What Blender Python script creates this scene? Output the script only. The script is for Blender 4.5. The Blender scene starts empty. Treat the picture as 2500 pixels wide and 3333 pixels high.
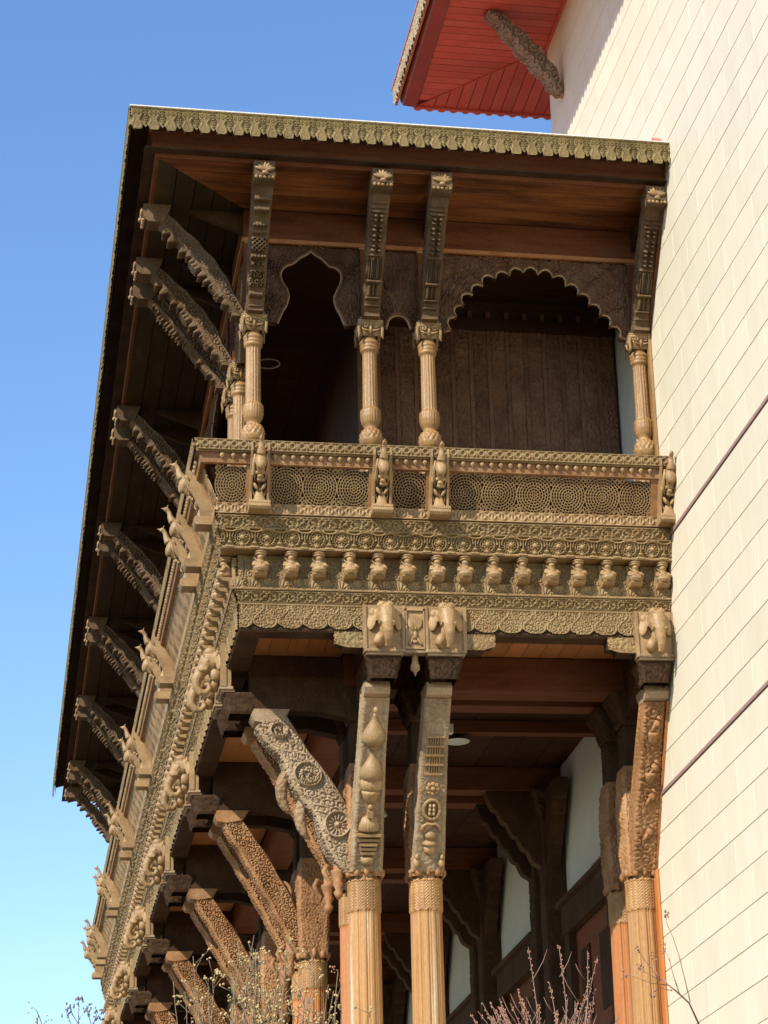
import bpy, bmesh, math, random
import numpy as np
from mathutils import Vector, Matrix, Euler
random.seed(7); rng = np.random.default_rng(7)
S = bpy.context.scene; COL = S.collection
PI = math.pi
# ------------------------------------------------------------------ camera, light, exposure
cam = bpy.data.cameras.new('camera'); co = bpy.data.objects.new('camera', cam); COL.objects.link(co)
Rr = [(0.9732308, -0.2234912, -0.0536048), (0.042615, 0.4046714, -0.9134687), (0.2258445, 0.8867315, 0.4033627)]
cr, cd, cf = [Vector(r) for r in Rr]
M = Matrix((( cr.x, -cd.x, -cf.x, -1.7447542), (cr.y, -cd.y, -cf.y, -22.8175849), (cr.z, -cd.z, -cf.z, 1.6), (0, 0, 0, 1)))
co.matrix_world = M
cam.sensor_fit = 'HORIZONTAL'; cam.sensor_width = 36; cam.lens = 7914.9858 / 2500 * 36
cam.shift_x = (1250 - 1900.385) / 2500; cam.shift_y = -(1666.5 - 1319.098) / 2500
cam.clip_start = 0.1; cam.clip_end = 3000
S.camera = co
SUN = Vector((-1.0, -0.90, 1.0)).normalized()
el = math.asin(SUN.z); rot = math.atan2(SUN.x, SUN.y)
w = bpy.data.worlds.new('World'); S.world = w; w.use_nodes = True
nt = w.node_tree; bg = nt.nodes['Background']
sky = nt.nodes.new('ShaderNodeTexSky'); sky.sky_type = 'NISHITA'; sky.sun_disc = False
sky.sun_elevation = el; sky.sun_rotation = rot % (2 * PI)
sky.air_density = 1.15; sky.dust_density = 0.15; sky.ozone_density = 1.8; sky.altitude = 0
hs = nt.nodes.new('ShaderNodeHueSaturation'); hs.inputs['Hue'].default_value = 0.507; hs.inputs['Saturation'].default_value = 1.20; hs.inputs['Value'].default_value = 1.12
nt.links.new(sky.outputs[0], hs.inputs['Color']); nt.links.new(hs.outputs[0], bg.inputs[0]); bg.inputs[1].default_value = 0.15
sl = bpy.data.lights.new('sun', 'SUN'); sl.energy = 4.4; sl.angle = math.radians(0.5); sl.color = (1, 0.93, 0.82)
so = bpy.data.objects.new('sun', sl); COL.objects.link(so)
so.rotation_euler = (-SUN).to_track_quat('-Z', 'Y').to_euler(); so.location = (-20, -20, 30)
S.view_settings.view_transform = 'Standard'; S.view_settings.look = 'None'
S.view_settings.gamma = 1; S.view_settings.use_curve_mapping = False; S.view_settings.exposure = 0.50
S.render.engine = 'CYCLES'

# ------------------------------------------------------------------ materials
def lin(c): return tuple(((x / 12.92) if x <= 0.04045 else ((x + 0.055) / 1.055) ** 2.4) for x in c)
def wood(name, cols, rough=0.6, scale=3.0, stretch=(1, 1, 1), bump=0.25, bscale=60, spec=0.4, carve=0.0, cscale=28, vary=0.12, con=0.3):
    m = bpy.data.materials.new(name); m.use_nodes = True; n = m.node_tree.nodes; l = m.node_tree.links
    b = n['Principled BSDF']; b.inputs['Roughness'].default_value = rough
    b.inputs['Specular IOR Level'].default_value = spec
    tc = n.new('ShaderNodeTexCoord'); mp = n.new('ShaderNodeMapping'); mp.inputs['Scale'].default_value = stretch
    oi = n.new('ShaderNodeObjectInfo')
    ad = n.new('ShaderNodeVectorMath'); ad.operation = 'MULTIPLY_ADD'
    ad.inputs[1].default_value = (1, 1, 1)
    cmb = n.new('ShaderNodeCombineXYZ'); mul = n.new('ShaderNodeMath'); mul.operation = 'MULTIPLY'; mul.inputs[1].default_value = 37
    l.new(oi.outputs['Random'], mul.inputs[0]); l.new(mul.outputs[0], cmb.inputs[0]); l.new(mul.outputs[0], cmb.inputs[1])
    l.new(tc.outputs['Object'], ad.inputs[0]); l.new(cmb.outputs[0], ad.inputs[2]); l.new(ad.outputs[0], mp.inputs[0])
    n1 = n.new('ShaderNodeTexNoise'); n1.inputs['Scale'].default_value = scale; n1.inputs['Detail'].default_value = 8; n1.inputs['Roughness'].default_value = 0.65
    l.new(mp.outputs[0], n1.inputs[0])
    r = n.new('ShaderNodeValToRGB'); e = r.color_ramp.elements
    while len(e) > 1: e.remove(e[-1])
    k = len(cols)
    for i, c in enumerate(cols):
        p = 0.28 + 0.44 * i / (k - 1)
        if i == 0: e[0].position = p; x = e[0]
        else: x = e.new(p)
        x.color = (*c, 1)
    l.new(n1.outputs[0], r.inputs[0])
    n2 = n.new('ShaderNodeTexNoise'); n2.inputs['Scale'].default_value = bscale; n2.inputs['Detail'].default_value = 6
    l.new(mp.outputs[0], n2.inputs[0])
    mx = n.new('ShaderNodeMix'); mx.data_type = 'RGBA'; mx.blend_type = 'MULTIPLY'; mx.inputs[0].default_value = 1
    mr = n.new('ShaderNodeMapRange'); mr.inputs[1].default_value = 0.25; mr.inputs[2].default_value = 0.75; mr.inputs[3].default_value = 1 - con; mr.inputs[4].default_value = 1 + con
    l.new(n2.outputs[0], mr.inputs[0]); l.new(r.outputs[0], mx.inputs[6])
    hv = n.new('ShaderNodeMapRange'); hv.inputs[3].default_value = 1 - vary; hv.inputs[4].default_value = 1 + vary
    l.new(oi.outputs['Random'], hv.inputs[0]); mm = n.new('ShaderNodeMath'); mm.operation = 'MULTIPLY'
    l.new(mr.outputs[0], mm.inputs[0]); l.new(hv.outputs[0], mm.inputs[1]); l.new(mm.outputs[0], mx.inputs[7])
    l.new(mx.outputs[2], b.inputs['Base Color'])
    bp = n.new('ShaderNodeBump'); bp.inputs['Strength'].default_value = bump; bp.inputs['Distance'].default_value = 0.01
    l.new(n2.outputs[0], bp.inputs['Height']); last = bp
    if carve > 0:
        v = n.new('ShaderNodeTexVoronoi'); v.feature = 'F1'; v.inputs['Scale'].default_value = cscale
        l.new(tc.outputs['Object'], v.inputs[0])
        b2 = n.new('ShaderNodeBump'); b2.inputs['Strength'].default_value = carve; b2.inputs['Distance'].default_value = 0.02; b2.invert = True
        l.new(v.outputs['Distance'], b2.inputs['Height']); l.new(bp.outputs[0], b2.inputs['Normal']); last = b2
    l.new(last.outputs[0], b.inputs['Normal'])
    return m
M_tan = wood('weathered carved teak', [(0.14, 0.080, 0.032), (0.235, 0.148, 0.062), (0.275, 0.19, 0.085), (0.28, 0.155, 0.065)], 0.6, 2.2, bump=0.35, con=.25, spec=.3)
M_tan2 = wood('weathered plain teak', [(0.20, 0.118, 0.052), (0.31, 0.195, 0.088), (0.38, 0.26, 0.125)], 0.5, 4, bump=0.25, con=.25, spec=.35)
M_olive = wood('olive weathered valance', [(0.14, 0.095, 0.032), (0.215, 0.155, 0.058), (0.25, 0.18, 0.07)], 0.6, 3, bump=0.35, con=.25, spec=.3)
M_gold = wood('polished honey teak', [(0.18, 0.088, 0.03), (0.28, 0.155, 0.055), (0.35, 0.22, 0.09)], 0.42, 3, (3, 3, 0.5), bump=0.3, spec=0.45, con=.3)
M_low = wood('sunbleached column teak', [(0.28, 0.10, 0.025), (0.38, 0.175, 0.05), (0.42, 0.225, 0.075), (0.40, 0.20, 0.065), (0.47, 0.33, 0.18), (0.47, 0.44, 0.38)], 0.38, 1.3, (5, 5, 0.3), bump=0.3, spec=0.45, con=.3)
M_lowo = wood('orange lower column teak', [(0.38, 0.11, 0.022), (0.46, 0.17, 0.045), (0.38, 0.19, 0.075)], 0.4, 3, (4, 4, 0.5), bump=0.2, con=.2)
M_strut = wood('carved bracket teak', [(0.19, 0.125, 0.07), (0.29, 0.20, 0.115), (0.36, 0.265, 0.165), (0.34, 0.20, 0.10)], 0.55, 3, bump=0.35, con=.3, spec=.25)
M_struto = wood('rust brown bracket teak', [(0.18, 0.08, 0.032), (0.31, 0.155, 0.064), (0.38, 0.225, 0.11)], 0.55, 3, bump=0.35, con=.3, spec=.25)
M_rust = wood('rust brown smooth teak', [(0.09, 0.030, 0.014), (0.15, 0.052, 0.022), (0.155, 0.068, 0.03)], 0.65, 3, (0.6, 4, 4), bump=0.2, spec=.1, con=.35)
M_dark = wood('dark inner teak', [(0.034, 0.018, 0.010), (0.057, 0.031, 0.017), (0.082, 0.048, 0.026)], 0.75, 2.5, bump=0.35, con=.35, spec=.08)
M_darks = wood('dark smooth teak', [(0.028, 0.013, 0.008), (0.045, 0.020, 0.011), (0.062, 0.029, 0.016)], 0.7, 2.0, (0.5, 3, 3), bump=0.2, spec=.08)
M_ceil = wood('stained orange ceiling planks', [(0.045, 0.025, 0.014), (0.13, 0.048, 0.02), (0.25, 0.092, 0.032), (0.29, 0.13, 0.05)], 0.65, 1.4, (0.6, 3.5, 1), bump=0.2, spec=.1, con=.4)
M_collar = wood('golden brown collar teak', [(0.25, 0.12, 0.042), (0.36, 0.195, 0.072), (0.38, 0.23, 0.095)], 0.45, 3, bump=0.2, con=.25)
M_part = wood('reddish carved partition teak', [(0.085, 0.04, 0.022), (0.14, 0.07, 0.038), (0.17, 0.10, 0.058)], 0.65, 3, bump=0.3, con=.35, spec=.15)
M_leaf = wood('deeply cut leaf teak', [(0.15, 0.085, 0.042), (0.24, 0.15, 0.078), (0.29, 0.20, 0.115)], 0.55, 3, bump=0.3, con=.3, spec=.25, carve=.9, cscale=22)
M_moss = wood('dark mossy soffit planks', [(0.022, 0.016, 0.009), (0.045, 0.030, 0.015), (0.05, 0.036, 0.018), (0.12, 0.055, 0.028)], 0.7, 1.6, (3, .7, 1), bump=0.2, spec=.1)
M_strutd = wood('shade darkened bracket teak', [(0.068, 0.038, 0.018), (0.11, 0.067, 0.035), (0.14, 0.092, 0.053), (0.15, 0.078, 0.036)], 0.6, 3, bump=0.35, con=.35, spec=.1)  # copy of the bracket teak with the eave's shade put into its colour
M_ceil2 = wood('orange coffer boards', [(0.30, 0.11, 0.035), (0.42, 0.17, 0.055), (0.40, 0.19, 0.08)], 0.5, 1.6, (4, 0.6, 1), bump=0.2)
M_red = wood('red painted boards', [(0.36, 0.070, 0.045), (0.43, 0.10, 0.068), (0.46, 0.14, 0.10)], 0.42, 1.6, bump=0.1, vary=0.12, con=.16)
M_maroon = wood('maroon fascia', [(0.16, 0.03, 0.025), (0.22, 0.05, 0.04)], 0.4, 2, bump=0.1)
M_white = wood('pale metal flashing', [(0.66, 0.66, 0.62), (0.78, 0.78, 0.74)], 0.4, 3, bump=0.05)
M_stone = wood('cream stone tiles', [(0.60, 0.53, 0.395), (0.635, 0.57, 0.435), (0.65, 0.595, 0.465)], 0.6, 0.9, (1, 2.0, 0.4), bump=0.06, bscale=7, vary=0.03, con=.03)
M_joint = wood('grey brown joint mortar', [(0.46, 0.39, 0.29), (0.54, 0.46, 0.35)], 0.8, 6)
M_strip = wood('mauve stone strip', [(0.28, 0.17, 0.145), (0.34, 0.215, 0.185)], 0.6, 5)
M_plaster = wood('white inner plaster', [(0.52, 0.53, 0.47), (0.60, 0.61, 0.55)], 0.7, 1.5, bump=0.05, con=.05)
M_ground = wood('dry lawn and paving', [(0.09, 0.06, 0.03), (0.13, 0.09, 0.05), (0.16, 0.115, 0.065)], 0.9, 0.6)
M_tile = wood('red roof tiles', [(0.40, 0.10, 0.06), (0.52, 0.16, 0.10)], 0.6, 5)
M_twig = wood('pale dry stems', [(0.19, 0.14, 0.075), (0.30, 0.235, 0.13)], 0.8, 20)
M_seed = wood('straw seed heads', [(0.36, 0.255, 0.10), (0.48, 0.37, 0.17)], 0.8, 20)
M_twigr = wood('reddish bare twigs', [(0.22, 0.11, 0.07), (0.32, 0.19, 0.12)], 0.7, 20)
M_bud = wood('reddish buds', [(0.40, 0.24, 0.13), (0.34, 0.12, 0.09)], 0.7, 20)
M_leafv = wood('mauve dry blossoms', [(0.30, 0.25, 0.35), (0.24, 0.17, 0.16)], 0.8, 20)
M_lens = wood('frosted lamp lens', [(0.62, 0.66, 0.55), (0.72, 0.76, 0.66)], 0.3, 3, bump=0.02)

# ------------------------------------------------------------------ helpers
def link(name, me, mat, parent=None, kind=None):
    o = bpy.data.objects.new(name, me); COL.objects.link(o)
    if mat is not None and not me.materials: me.materials.append(mat)
    if parent is not None: o.parent = parent
    if kind: o['kind'] = kind
    return o
def thing(name, label, cat, loc=(0, 0, 0), rz=0, group=None, scale=None):
    o = bpy.data.objects.new(name, None); COL.objects.link(o); o.empty_display_size = 0.1
    o.location = loc; o.rotation_euler = (0, 0, rz); o['label'] = label; o['category'] = cat
    if scale: o.scale = scale
    if group: o['group'] = group
    return o
def dup(root, label, loc, rz=0, scale=None):
    r = root.copy(); COL.objects.link(r); r.location = loc; r.rotation_euler = (0, 0, rz); r['label'] = label
    if scale: r.scale = scale
    for ch in root.children:
        c = ch.copy(); COL.objects.link(c); c.parent = r
        for g in ch.children:
            d = g.copy(); COL.objects.link(d); d.parent = c
    return r
def mesh_np(name, V, F, smooth=True):
    me = bpy.data.meshes.new(name); V = np.asarray(V, dtype=np.float32).reshape(-1, 3)
    F = np.asarray(F, dtype=np.int32)
    me.vertices.add(len(V)); me.vertices.foreach_set('co', V.ravel())
    k = F.shape[1]; me.loops.add(F.size); me.loops.foreach_set('vertex_index', F.ravel())
    me.polygons.add(len(F)); me.polygons.foreach_set('loop_start', np.arange(0, F.size, k, dtype=np.int32))
    me.polygons.foreach_set('loop_total', np.full(len(F), k, dtype=np.int32))
    if smooth: me.polygons.foreach_set('use_smooth', np.ones(len(F), dtype=bool))
    me.update(calc_edges=True); me.validate(); return me
def gridfaces(nu, nv, off=0, flip=False):
    i, j = np.meshgrid(np.arange(nu - 1), np.arange(nv - 1), indexing='ij')
    a = (i * nv + j).ravel() + off; F = np.stack([a, a + nv, a + nv + 1, a + 1], 1)
    return F[:, ::-1] if flip else F
class MB:
    def __init__(s): s.v = []; s.f = []; s.sm = []
    def add(s, V, F, smooth=False):
        o = len(s.v); s.v += [tuple(map(float, p)) for p in V]
        for f in F: s.f.append(tuple(int(i) + o for i in f)); s.sm.append(smooth)
        return s
    def box(s, x0, x1, y0, y1, z0, z1, T=None):
        P = [(x, y, z) for z in (z0, z1) for y in (y0, y1) for x in (x0, x1)]
        if T is not None: P = [T @ Vector(p) for p in P]
        return s.add(P, [(0, 2, 3, 1), (4, 5, 7, 6), (0, 1, 5, 4), (2, 6, 7, 3), (0, 4, 6, 2), (1, 3, 7, 5)])
    def prism(s, poly, z0, z1):
        n = len(poly); P = [(x, y, z0) for x, y in poly] + [(x, y, z1) for x, y in poly]
        return s.add(P, [tuple(range(n))[::-1], tuple(range(n, 2 * n))] + [(i, (i + 1) % n, n + (i + 1) % n, n + i) for i in range(n)])
    def prof(s, poly, a0, a1, axis='x'):   # poly in (other, z), extruded along axis
        n = len(poly); f = (lambda a, p: (a, p[0], p[1])) if axis == 'x' else (lambda a, p: (p[0], a, p[1]))
        P = [f(a0, p) for p in poly] + [f(a1, p) for p in poly]
        return s.add(P, [tuple(range(n))[::-1], tuple(range(n, 2 * n))] + [(i, (i + 1) % n, n + (i + 1) % n, n + i) for i in range(n)])
    def lathe(s, prof, c=(0, 0, 0), n=16, fl=0, nfl=12, T=None):
        P = []
        for r, z in prof:
            for k in range(n):
                t = 2 * PI * k / n; rr = r * (1 - fl * abs(math.cos(t * nfl / 2)))
                P.append((rr * math.cos(t), rr * math.sin(t), z))
        c = Vector(c); P = [(T @ Vector(p) if T is not None else Vector(p)) + c for p in P]
        F = []
        for i in range(len(prof) - 1):
            for k in range(n): a = i * n + k; b = i * n + (k + 1) % n; F.append((a, b, b + n, a + n))
        F.append(tuple(range(n))[::-1]); F.append(tuple(range((len(prof) - 1) * n, len(prof) * n)))
        return s.add(P, F, True)
    def ell(s, c, r, nu=12, nv=8, T=None):
        pr = []
        for i in range(nv + 1):
            a = -PI / 2 + PI * i / nv; pr.append((max(math.cos(a), 1e-3), math.sin(a)))
        X = Matrix.Diagonal((r[0], r[1], r[2])).to_3x3()
        if T is not None: X = T @ X
        return s.lathe(pr, c, nu, T=X)
    def tube(s, pts, rad, n=8):
        pts = [Vector(p) for p in pts]; m = len(pts)
        if not hasattr(rad, '__len__'): rad = [rad] * m
        P = []; up = Vector((0.13, 0.31, 0.94)); prev = None
        for i, p in enumerate(pts):
            d = (pts[min(i + 1, m - 1)] - pts[max(i - 1, 0)]).normalized()
            a = d.cross(prev if prev is not None else up)
            if a.length < 1e-3: a = d.cross(Vector((1, 0, 0)))
            a.normalize(); b = a.cross(d).normalized(); prev = b
            # keep frame continuous
            for k in range(n):
                t = 2 * PI * k / n; P.append(p + (a * math.cos(t) + b * math.sin(t)) * rad[i])
        F = []
        for i in range(m - 1):
            for k in range(n): a = i * n + k; b = i * n + (k + 1) % n; F.append((a, b, b + n, a + n))
        F.append(tuple(range(n))[::-1]); F.append(tuple(range((m - 1) * n, m * n)))
        return s.add(P, F, True)
    def me(s, name='mesh'):
        me = bpy.data.meshes.new(name); me.from_pydata(s.v, [], s.f)
        me.polygons.foreach_set('use_smooth', s.sm); me.update(); return me
    def obj(s, name, mat, parent=None, kind=None): return link(name, s.me(name), mat, parent, kind)
def blob(mb, name, voxel, smooth=3):
    """union of overlapping shapes into one continuous skin"""
    o = bpy.data.objects.new('tmp', mb.me('tmp')); COL.objects.link(o)
    m = o.modifiers.new('r', 'REMESH'); m.mode = 'VOXEL'; m.voxel_size = voxel; m.use_smooth_shade = True
    if smooth: q = o.modifiers.new('s', 'SMOOTH'); q.iterations = smooth; q.factor = 0.5
    dg = bpy.context.evaluated_depsgraph_get(); ev = o.evaluated_get(dg)
    me = bpy.data.meshes.new_from_object(ev); me.name = name; old = o.data
    bpy.data.objects.remove(o); bpy.data.meshes.remove(old)
    me.polygons.foreach_set('use_smooth', [True] * len(me.polygons)); return me
def sm(x): return np.clip(1 - x * x, 0, 1)
ORD = ['first', 'second', 'third', 'fourth', 'fifth', 'sixth', 'seventh', 'eighth', 'ninth', 'tenth', 'eleventh', 'twelfth', 'thirteenth', 'fourteenth', 'fifteenth', 'sixteenth', 'seventeenth', 'eighteenth', 'nineteenth', 'twentieth']
def ordn(i):
    if i < 20: return ORD[i]
    t = {2: 'twenty', 3: 'thirty', 4: 'forty', 5: 'fifty', 6: 'sixty', 7: 'seventy', 8: 'eighty', 9: 'ninety'}[(i + 1) // 10]
    r = (i + 1) % 10
    return (t[:-1] + 'ieth') if r == 0 else t + '-' + ORD[r - 1]

def nest(t, child, par):
    pr = [c for c in t.children if c.name.split('.')[0] == par]
    if not pr: return
    for c in list(t.children):
        if c.name.split('.')[0] == child:
            q = min(pr, key=lambda o: 0); c.parent = q
# ------------------------------------------------------------------ relief patterns (metres in, 0..1 out)
def ringh(u, v, cu, cv, R, w): return sm((np.hypot(u - cu, v - cv) - R) / w)
def per(u, p, o=0): return (u - o + p / 2) % p - p / 2
def foliage(u, v, p=0.09, seed=0):
    """curling leaves: spirals around the cells of a jittered hexagonal lattice"""
    best = np.full(u.shape, 9.0); H = np.zeros(u.shape)
    ry = p * 0.87
    j0 = np.floor(v / ry)
    for dj in (-1, 0, 1, 2):
        j = j0 + dj; off = (j % 2) * p / 2; i0 = np.floor((u - off) / p)
        for di in (-1, 0, 1, 2):
            i = i0 + di
            hsh = np.sin(i * 12.9898 + j * 78.233 + seed * 3.7) * 43758.5453; hsh = hsh - np.floor(hsh)
            h2 = np.sin(i * 39.34 + j * 11.13 + seed * 1.3) * 24634.634; h2 = h2 - np.floor(h2)
            cx = i * p + off + (hsh - .5) * p * .25; cy = j * ry + (h2 - .5) * p * .25
            dx = u - cx; dy = v - cy; r = np.hypot(dx, dy); th = np.arctan2(dy, dx)
            sg = np.where((i + j) % 2 > 0.5, 1.0, -1.0)
            ph = (r / p * 2.6 + sg * th / (2 * PI) + h2) % 1.0
            h = np.clip(sm((ph - .5) / .40) * 1.9, 0, 1) * (0.84 + 0.16 * np.cos(th * 7 + hsh * 6)) * np.clip(1.3 - r / p * 0.8, 0.4, 1)
            h = np.maximum(h, sm(r / (p * .13)))
            k = r < best; H = np.where(k, h, H); best = np.where(k, r, best)
    return H
def leafy(u, v, p, seed=0):
    big = foliage(u, v, p, seed); fine_ = foliage(u + .37, v * 1.1, p * .45, seed + 5)
    k = np.sin(u * 9.1 + seed) * np.sin(v * 13.7 + seed * 2) ; mixw = np.clip(.5 + 1.2 * k, 0, 1)
    r = np.abs(np.sin((u * .8 + v) * 2 * PI / (p * 2.6) + 1.5 * np.sin(u * 11 + seed)))
    return np.clip(big * (.45 + .55 * mixw) + fine_ * (.45 - .2 * mixw) + .35 * (r < .22), 0, 1.3)
def scroll(u, v, H, p):
    """running vine scroll in a strip of height H"""
    y = v - H / 2; k = per(u, p); sgn = np.where(np.floor(u / p + .5) % 2 > .5, 1.0, -1.0)
    h = sm((y - 0.30 * H * np.sin(PI * u / p)) / (0.07 * H + 0.004)) * .9
    cy = -sgn * 0.05 * H; r = np.hypot(k, y - cy); th = np.arctan2(y - cy, k)
    ph = (r / (0.36 * H) * 1.0 + sgn * th / (2 * PI)) % 1.0
    inn = r < min(.46 * H, p * .48)
    h = np.maximum(h, np.where(inn, np.clip(sm((ph - .5) / .34) * 1.8, 0, 1) * (.8 + .2 * np.cos(7 * th)), 0))
    k2 = per(u, p, p / 2); h = np.maximum(h, sm(np.hypot(k2, np.abs(y) - .33 * H) / (.12 * H)) * .9)
    b = np.maximum(sm((v - .04 * H) / (.05 * H)), sm((v - .96 * H) / (.05 * H)))
    return np.maximum(h, b)
def beads(u, v, H, p): return sm(np.hypot(per(u, p) / (p * .45), (v - H / 2) / (H * .5)))
def loops(u, v, H, p):
    k = per(u, p); y = v - H * .52
    h = ringh(k, y, 0, 0, .26 * H, .12 * H); h = np.maximum(h, sm(k / (.08 * H)) * (y < -.1 * H))
    k2 = per(u, p, p / 2); h = np.maximum(h, sm(np.hypot(k2 / .17, (y + .05 * H) / .5) / H))
    return np.maximum(h, np.maximum(sm((v - .05 * H) / (.09 * H)), sm((v - .93 * H) / (.09 * H))))
def ovals(u, v, H, p):
    k = per(u, p); y = v - H / 2
    h = ringh(k, y, 0, 0, .33 * H, .1 * H); h = np.maximum(h, sm(k / (.09 * H)) * (np.abs(y) < .28 * H))
    k2 = per(u, p, p / 2); h = np.maximum(h, sm(np.hypot(k2, y) / (.1 * H)))
    return np.maximum(h, np.maximum(sm((v - .04 * H) / (.08 * H)), sm((v - .94 * H) / (.08 * H))))
def lace(u, v, H, p):
    k = per(u, p); y = v - H * .52; r = np.hypot(k, y); th = np.arctan2(y, k)
    h = .75 * sm((r - .36 * H) / (.055 * H)); h = np.maximum(h, 1.1 * sm(r / (.20 * H))); h = np.maximum(h, sm((r - .50 * H) / (.05 * H)) * (y > -.05 * H)); h = np.maximum(h, .8 * (r < .48 * H) * (r > .40 * H) * (np.cos(th * 22) > .2) * (y < 0)); h = np.maximum(h, (r < .28 * H) * (.55 + .45 * np.cos(th * 8) * np.sin(r / H * 40)))
    h = np.maximum(h, sm(np.hypot(k, y + .36 * H) / (.16 * H)))
    k2 = per(u, p, p / 2)
    h = np.maximum(h, sm(k2 / (.05 * H)) * (v > .35 * H) * (v < .85 * H))
    h = np.maximum(h, (np.abs(k2) < (.42 * H - v) * .55 + .03 * H) * (v < .42 * H) * (.7 + .3 * np.sin(v / H * 30)))
    h = np.maximum(h, sm((v - .86 * H - .06 * H * np.cos(2 * PI * u / p)) / (.07 * H)))
    return np.maximum(h, sm((v - .98 * H) / (.05 * H)))
def acanth(u, v, H, p):
    k = per(u, p); th = np.arctan2(v + .15 * H, k); r = np.hypot(k, v + .15 * H)
    h = (r < 1.1 * H) * (.5 + .5 * np.cos(th * 14)) * np.clip(1.2 - r / H, .2, 1)
    return np.maximum(h, foliage(u, v, H * .55, 3) * (np.abs(k) > .5 * H))
def ogee(u, v, H, p):
    k = per(u, p); wd = p * (.26 + .20 * np.cos(PI * (v / H - .28) * 1.7))
    h = sm((np.abs(k) - wd) / .011); h = np.maximum(h, foliage(u, v, .066, 5) * .8)
    return np.maximum(h, sm((v - .97 * H) / (.05 * H)))
def arab(p, seed=1): return lambda u, v, H: foliage(u, v, p, seed)

# ------------------------------------------------------------------ banded faces of the balcony, mitred at the corner
W = 5.0; LEN = 24.9
def avals(face, s):
    return None
def facepos(face, a, s, z): return np.stack([a, s, z], -1) if face == 'end' else np.stack([s, a, z], -1)
def band(face, name, p0, p1, hfun, amp, parent, mat, dv=0.0068, a0=None, a1=None, da=0.0078, edge=None, base=0.0, lab=None):
    """strip from (s,z)=p0 (top) to p1 (bottom); hfun(u, v, H) gives the carving; edge(u) shortens the bottom for scallops"""
    L = math.hypot(p1[0] - p0[0], p1[1] - p0[1]); nv = max(3, int(L / dv) + 1)
    t = np.linspace(0, 1, nv); end = W if face == 'end' else LEN
    fine = np.arange(0, 1.0001, da / end) if face == 'end' else np.concatenate([np.arange(0, 5, da * 1.15), np.arange(5, end, .034), [end]]) / end
    u01 = fine[:, None] * np.ones(nv)[None]; tt = np.ones(len(fine))[:, None] * t[None]
    A0 = p0[0] + (p1[0] - p0[0]) * tt if a0 is None else np.full(tt.shape, a0)
    A1 = (np.full(tt.shape, W - 0.004) if face == 'end' else end - (p0[0] + (p1[0] - p0[0]) * tt)) if a1 is None else np.full(tt.shape, a1)
    a = A0 + (A1 - A0) * u01; 
    if edge is not None:
        e = edge(a[:, :1]); tt = tt * (1 - e / L)
    s = p0[0] + (p1[0] - p0[0]) * tt; z = p0[1] + (p1[1] - p0[1]) * tt
    v = (1 - tt) * L; h = hfun(a, v, L) * amp + base
    ns, nz = -(p0[1] - p1[1]) / L, -(p1[0] - p0[0]) / L   # outward: towards -s
    ns2, nz2 = ns, (p0[0] - p1[0]) / L
    s = s + ns2 * h; z = z + nz2 * h
    P = facepos(face, a, s, z); return grid_solid(name, P, face, mat, parent, lab)
def grid_solid(name, P, face, mat, parent, lab=None):
    nu, nv = P.shape[:2]; me = mesh_np(name, P, gridfaces(nu, nv, flip=(face == 'end')))
    o = link(name, me, mat, parent)
    if lab: o['label'] = lab
    return o
def core(face, name, poly, parent, mat):
    """plain body behind the carving: (s,z) polygon extruded with a mitre at the near corner"""
    n = len(poly); P = []
    for far in (0, 1):
        for s, z in poly:
            a = s if not far else ((W - .002) if face == 'end' else LEN - s)
            P.append((a, s, z) if face == 'end' else (s, a, z))
    mb = MB(); mb.add(P, [tuple(range(n))[::-1], tuple(range(n, 2 * n))] + [(i, (i + 1) % n, n + (i + 1) % n, n + i) for i in range(n)])
    return mb.obj(name, mat, parent)
def mitre_board(face, s0, s1, z0, z1):
    mb = MB()
    if face == 'end': pl = [(s0, s0), (W - .003, s0), (W - .003, s1), (s1, s1)]
    else: pl = [(s0, s0), (s1, s1), (s1, LEN - s1), (s0, LEN - s0)]
    return mb.prism(pl, z0, z1)
FW = {'end': 'short end', 'side': 'long receding side'}

# ================================================================== SETTING
g = MB(); g.add([(-900, -900, 0), (900, -900, 0), (900, 900, 0), (-900, 900, 0)], [(0, 1, 2, 3)]); g.obj('ground', M_ground, kind='structure')
pod = thing('stone_podium', 'plain stone podium carrying the columns of the lower gallery', 'podium', (0, 0, 0))
MB().box(1.2, 4.99, 1.1, 25.2, 0.0, 3.9).obj('plinth', M_stone, pod)
MB().box(1.1, 4.99, 1.0, 25.3, 3.9, 4.0).obj('coping', M_stone, pod)

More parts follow.
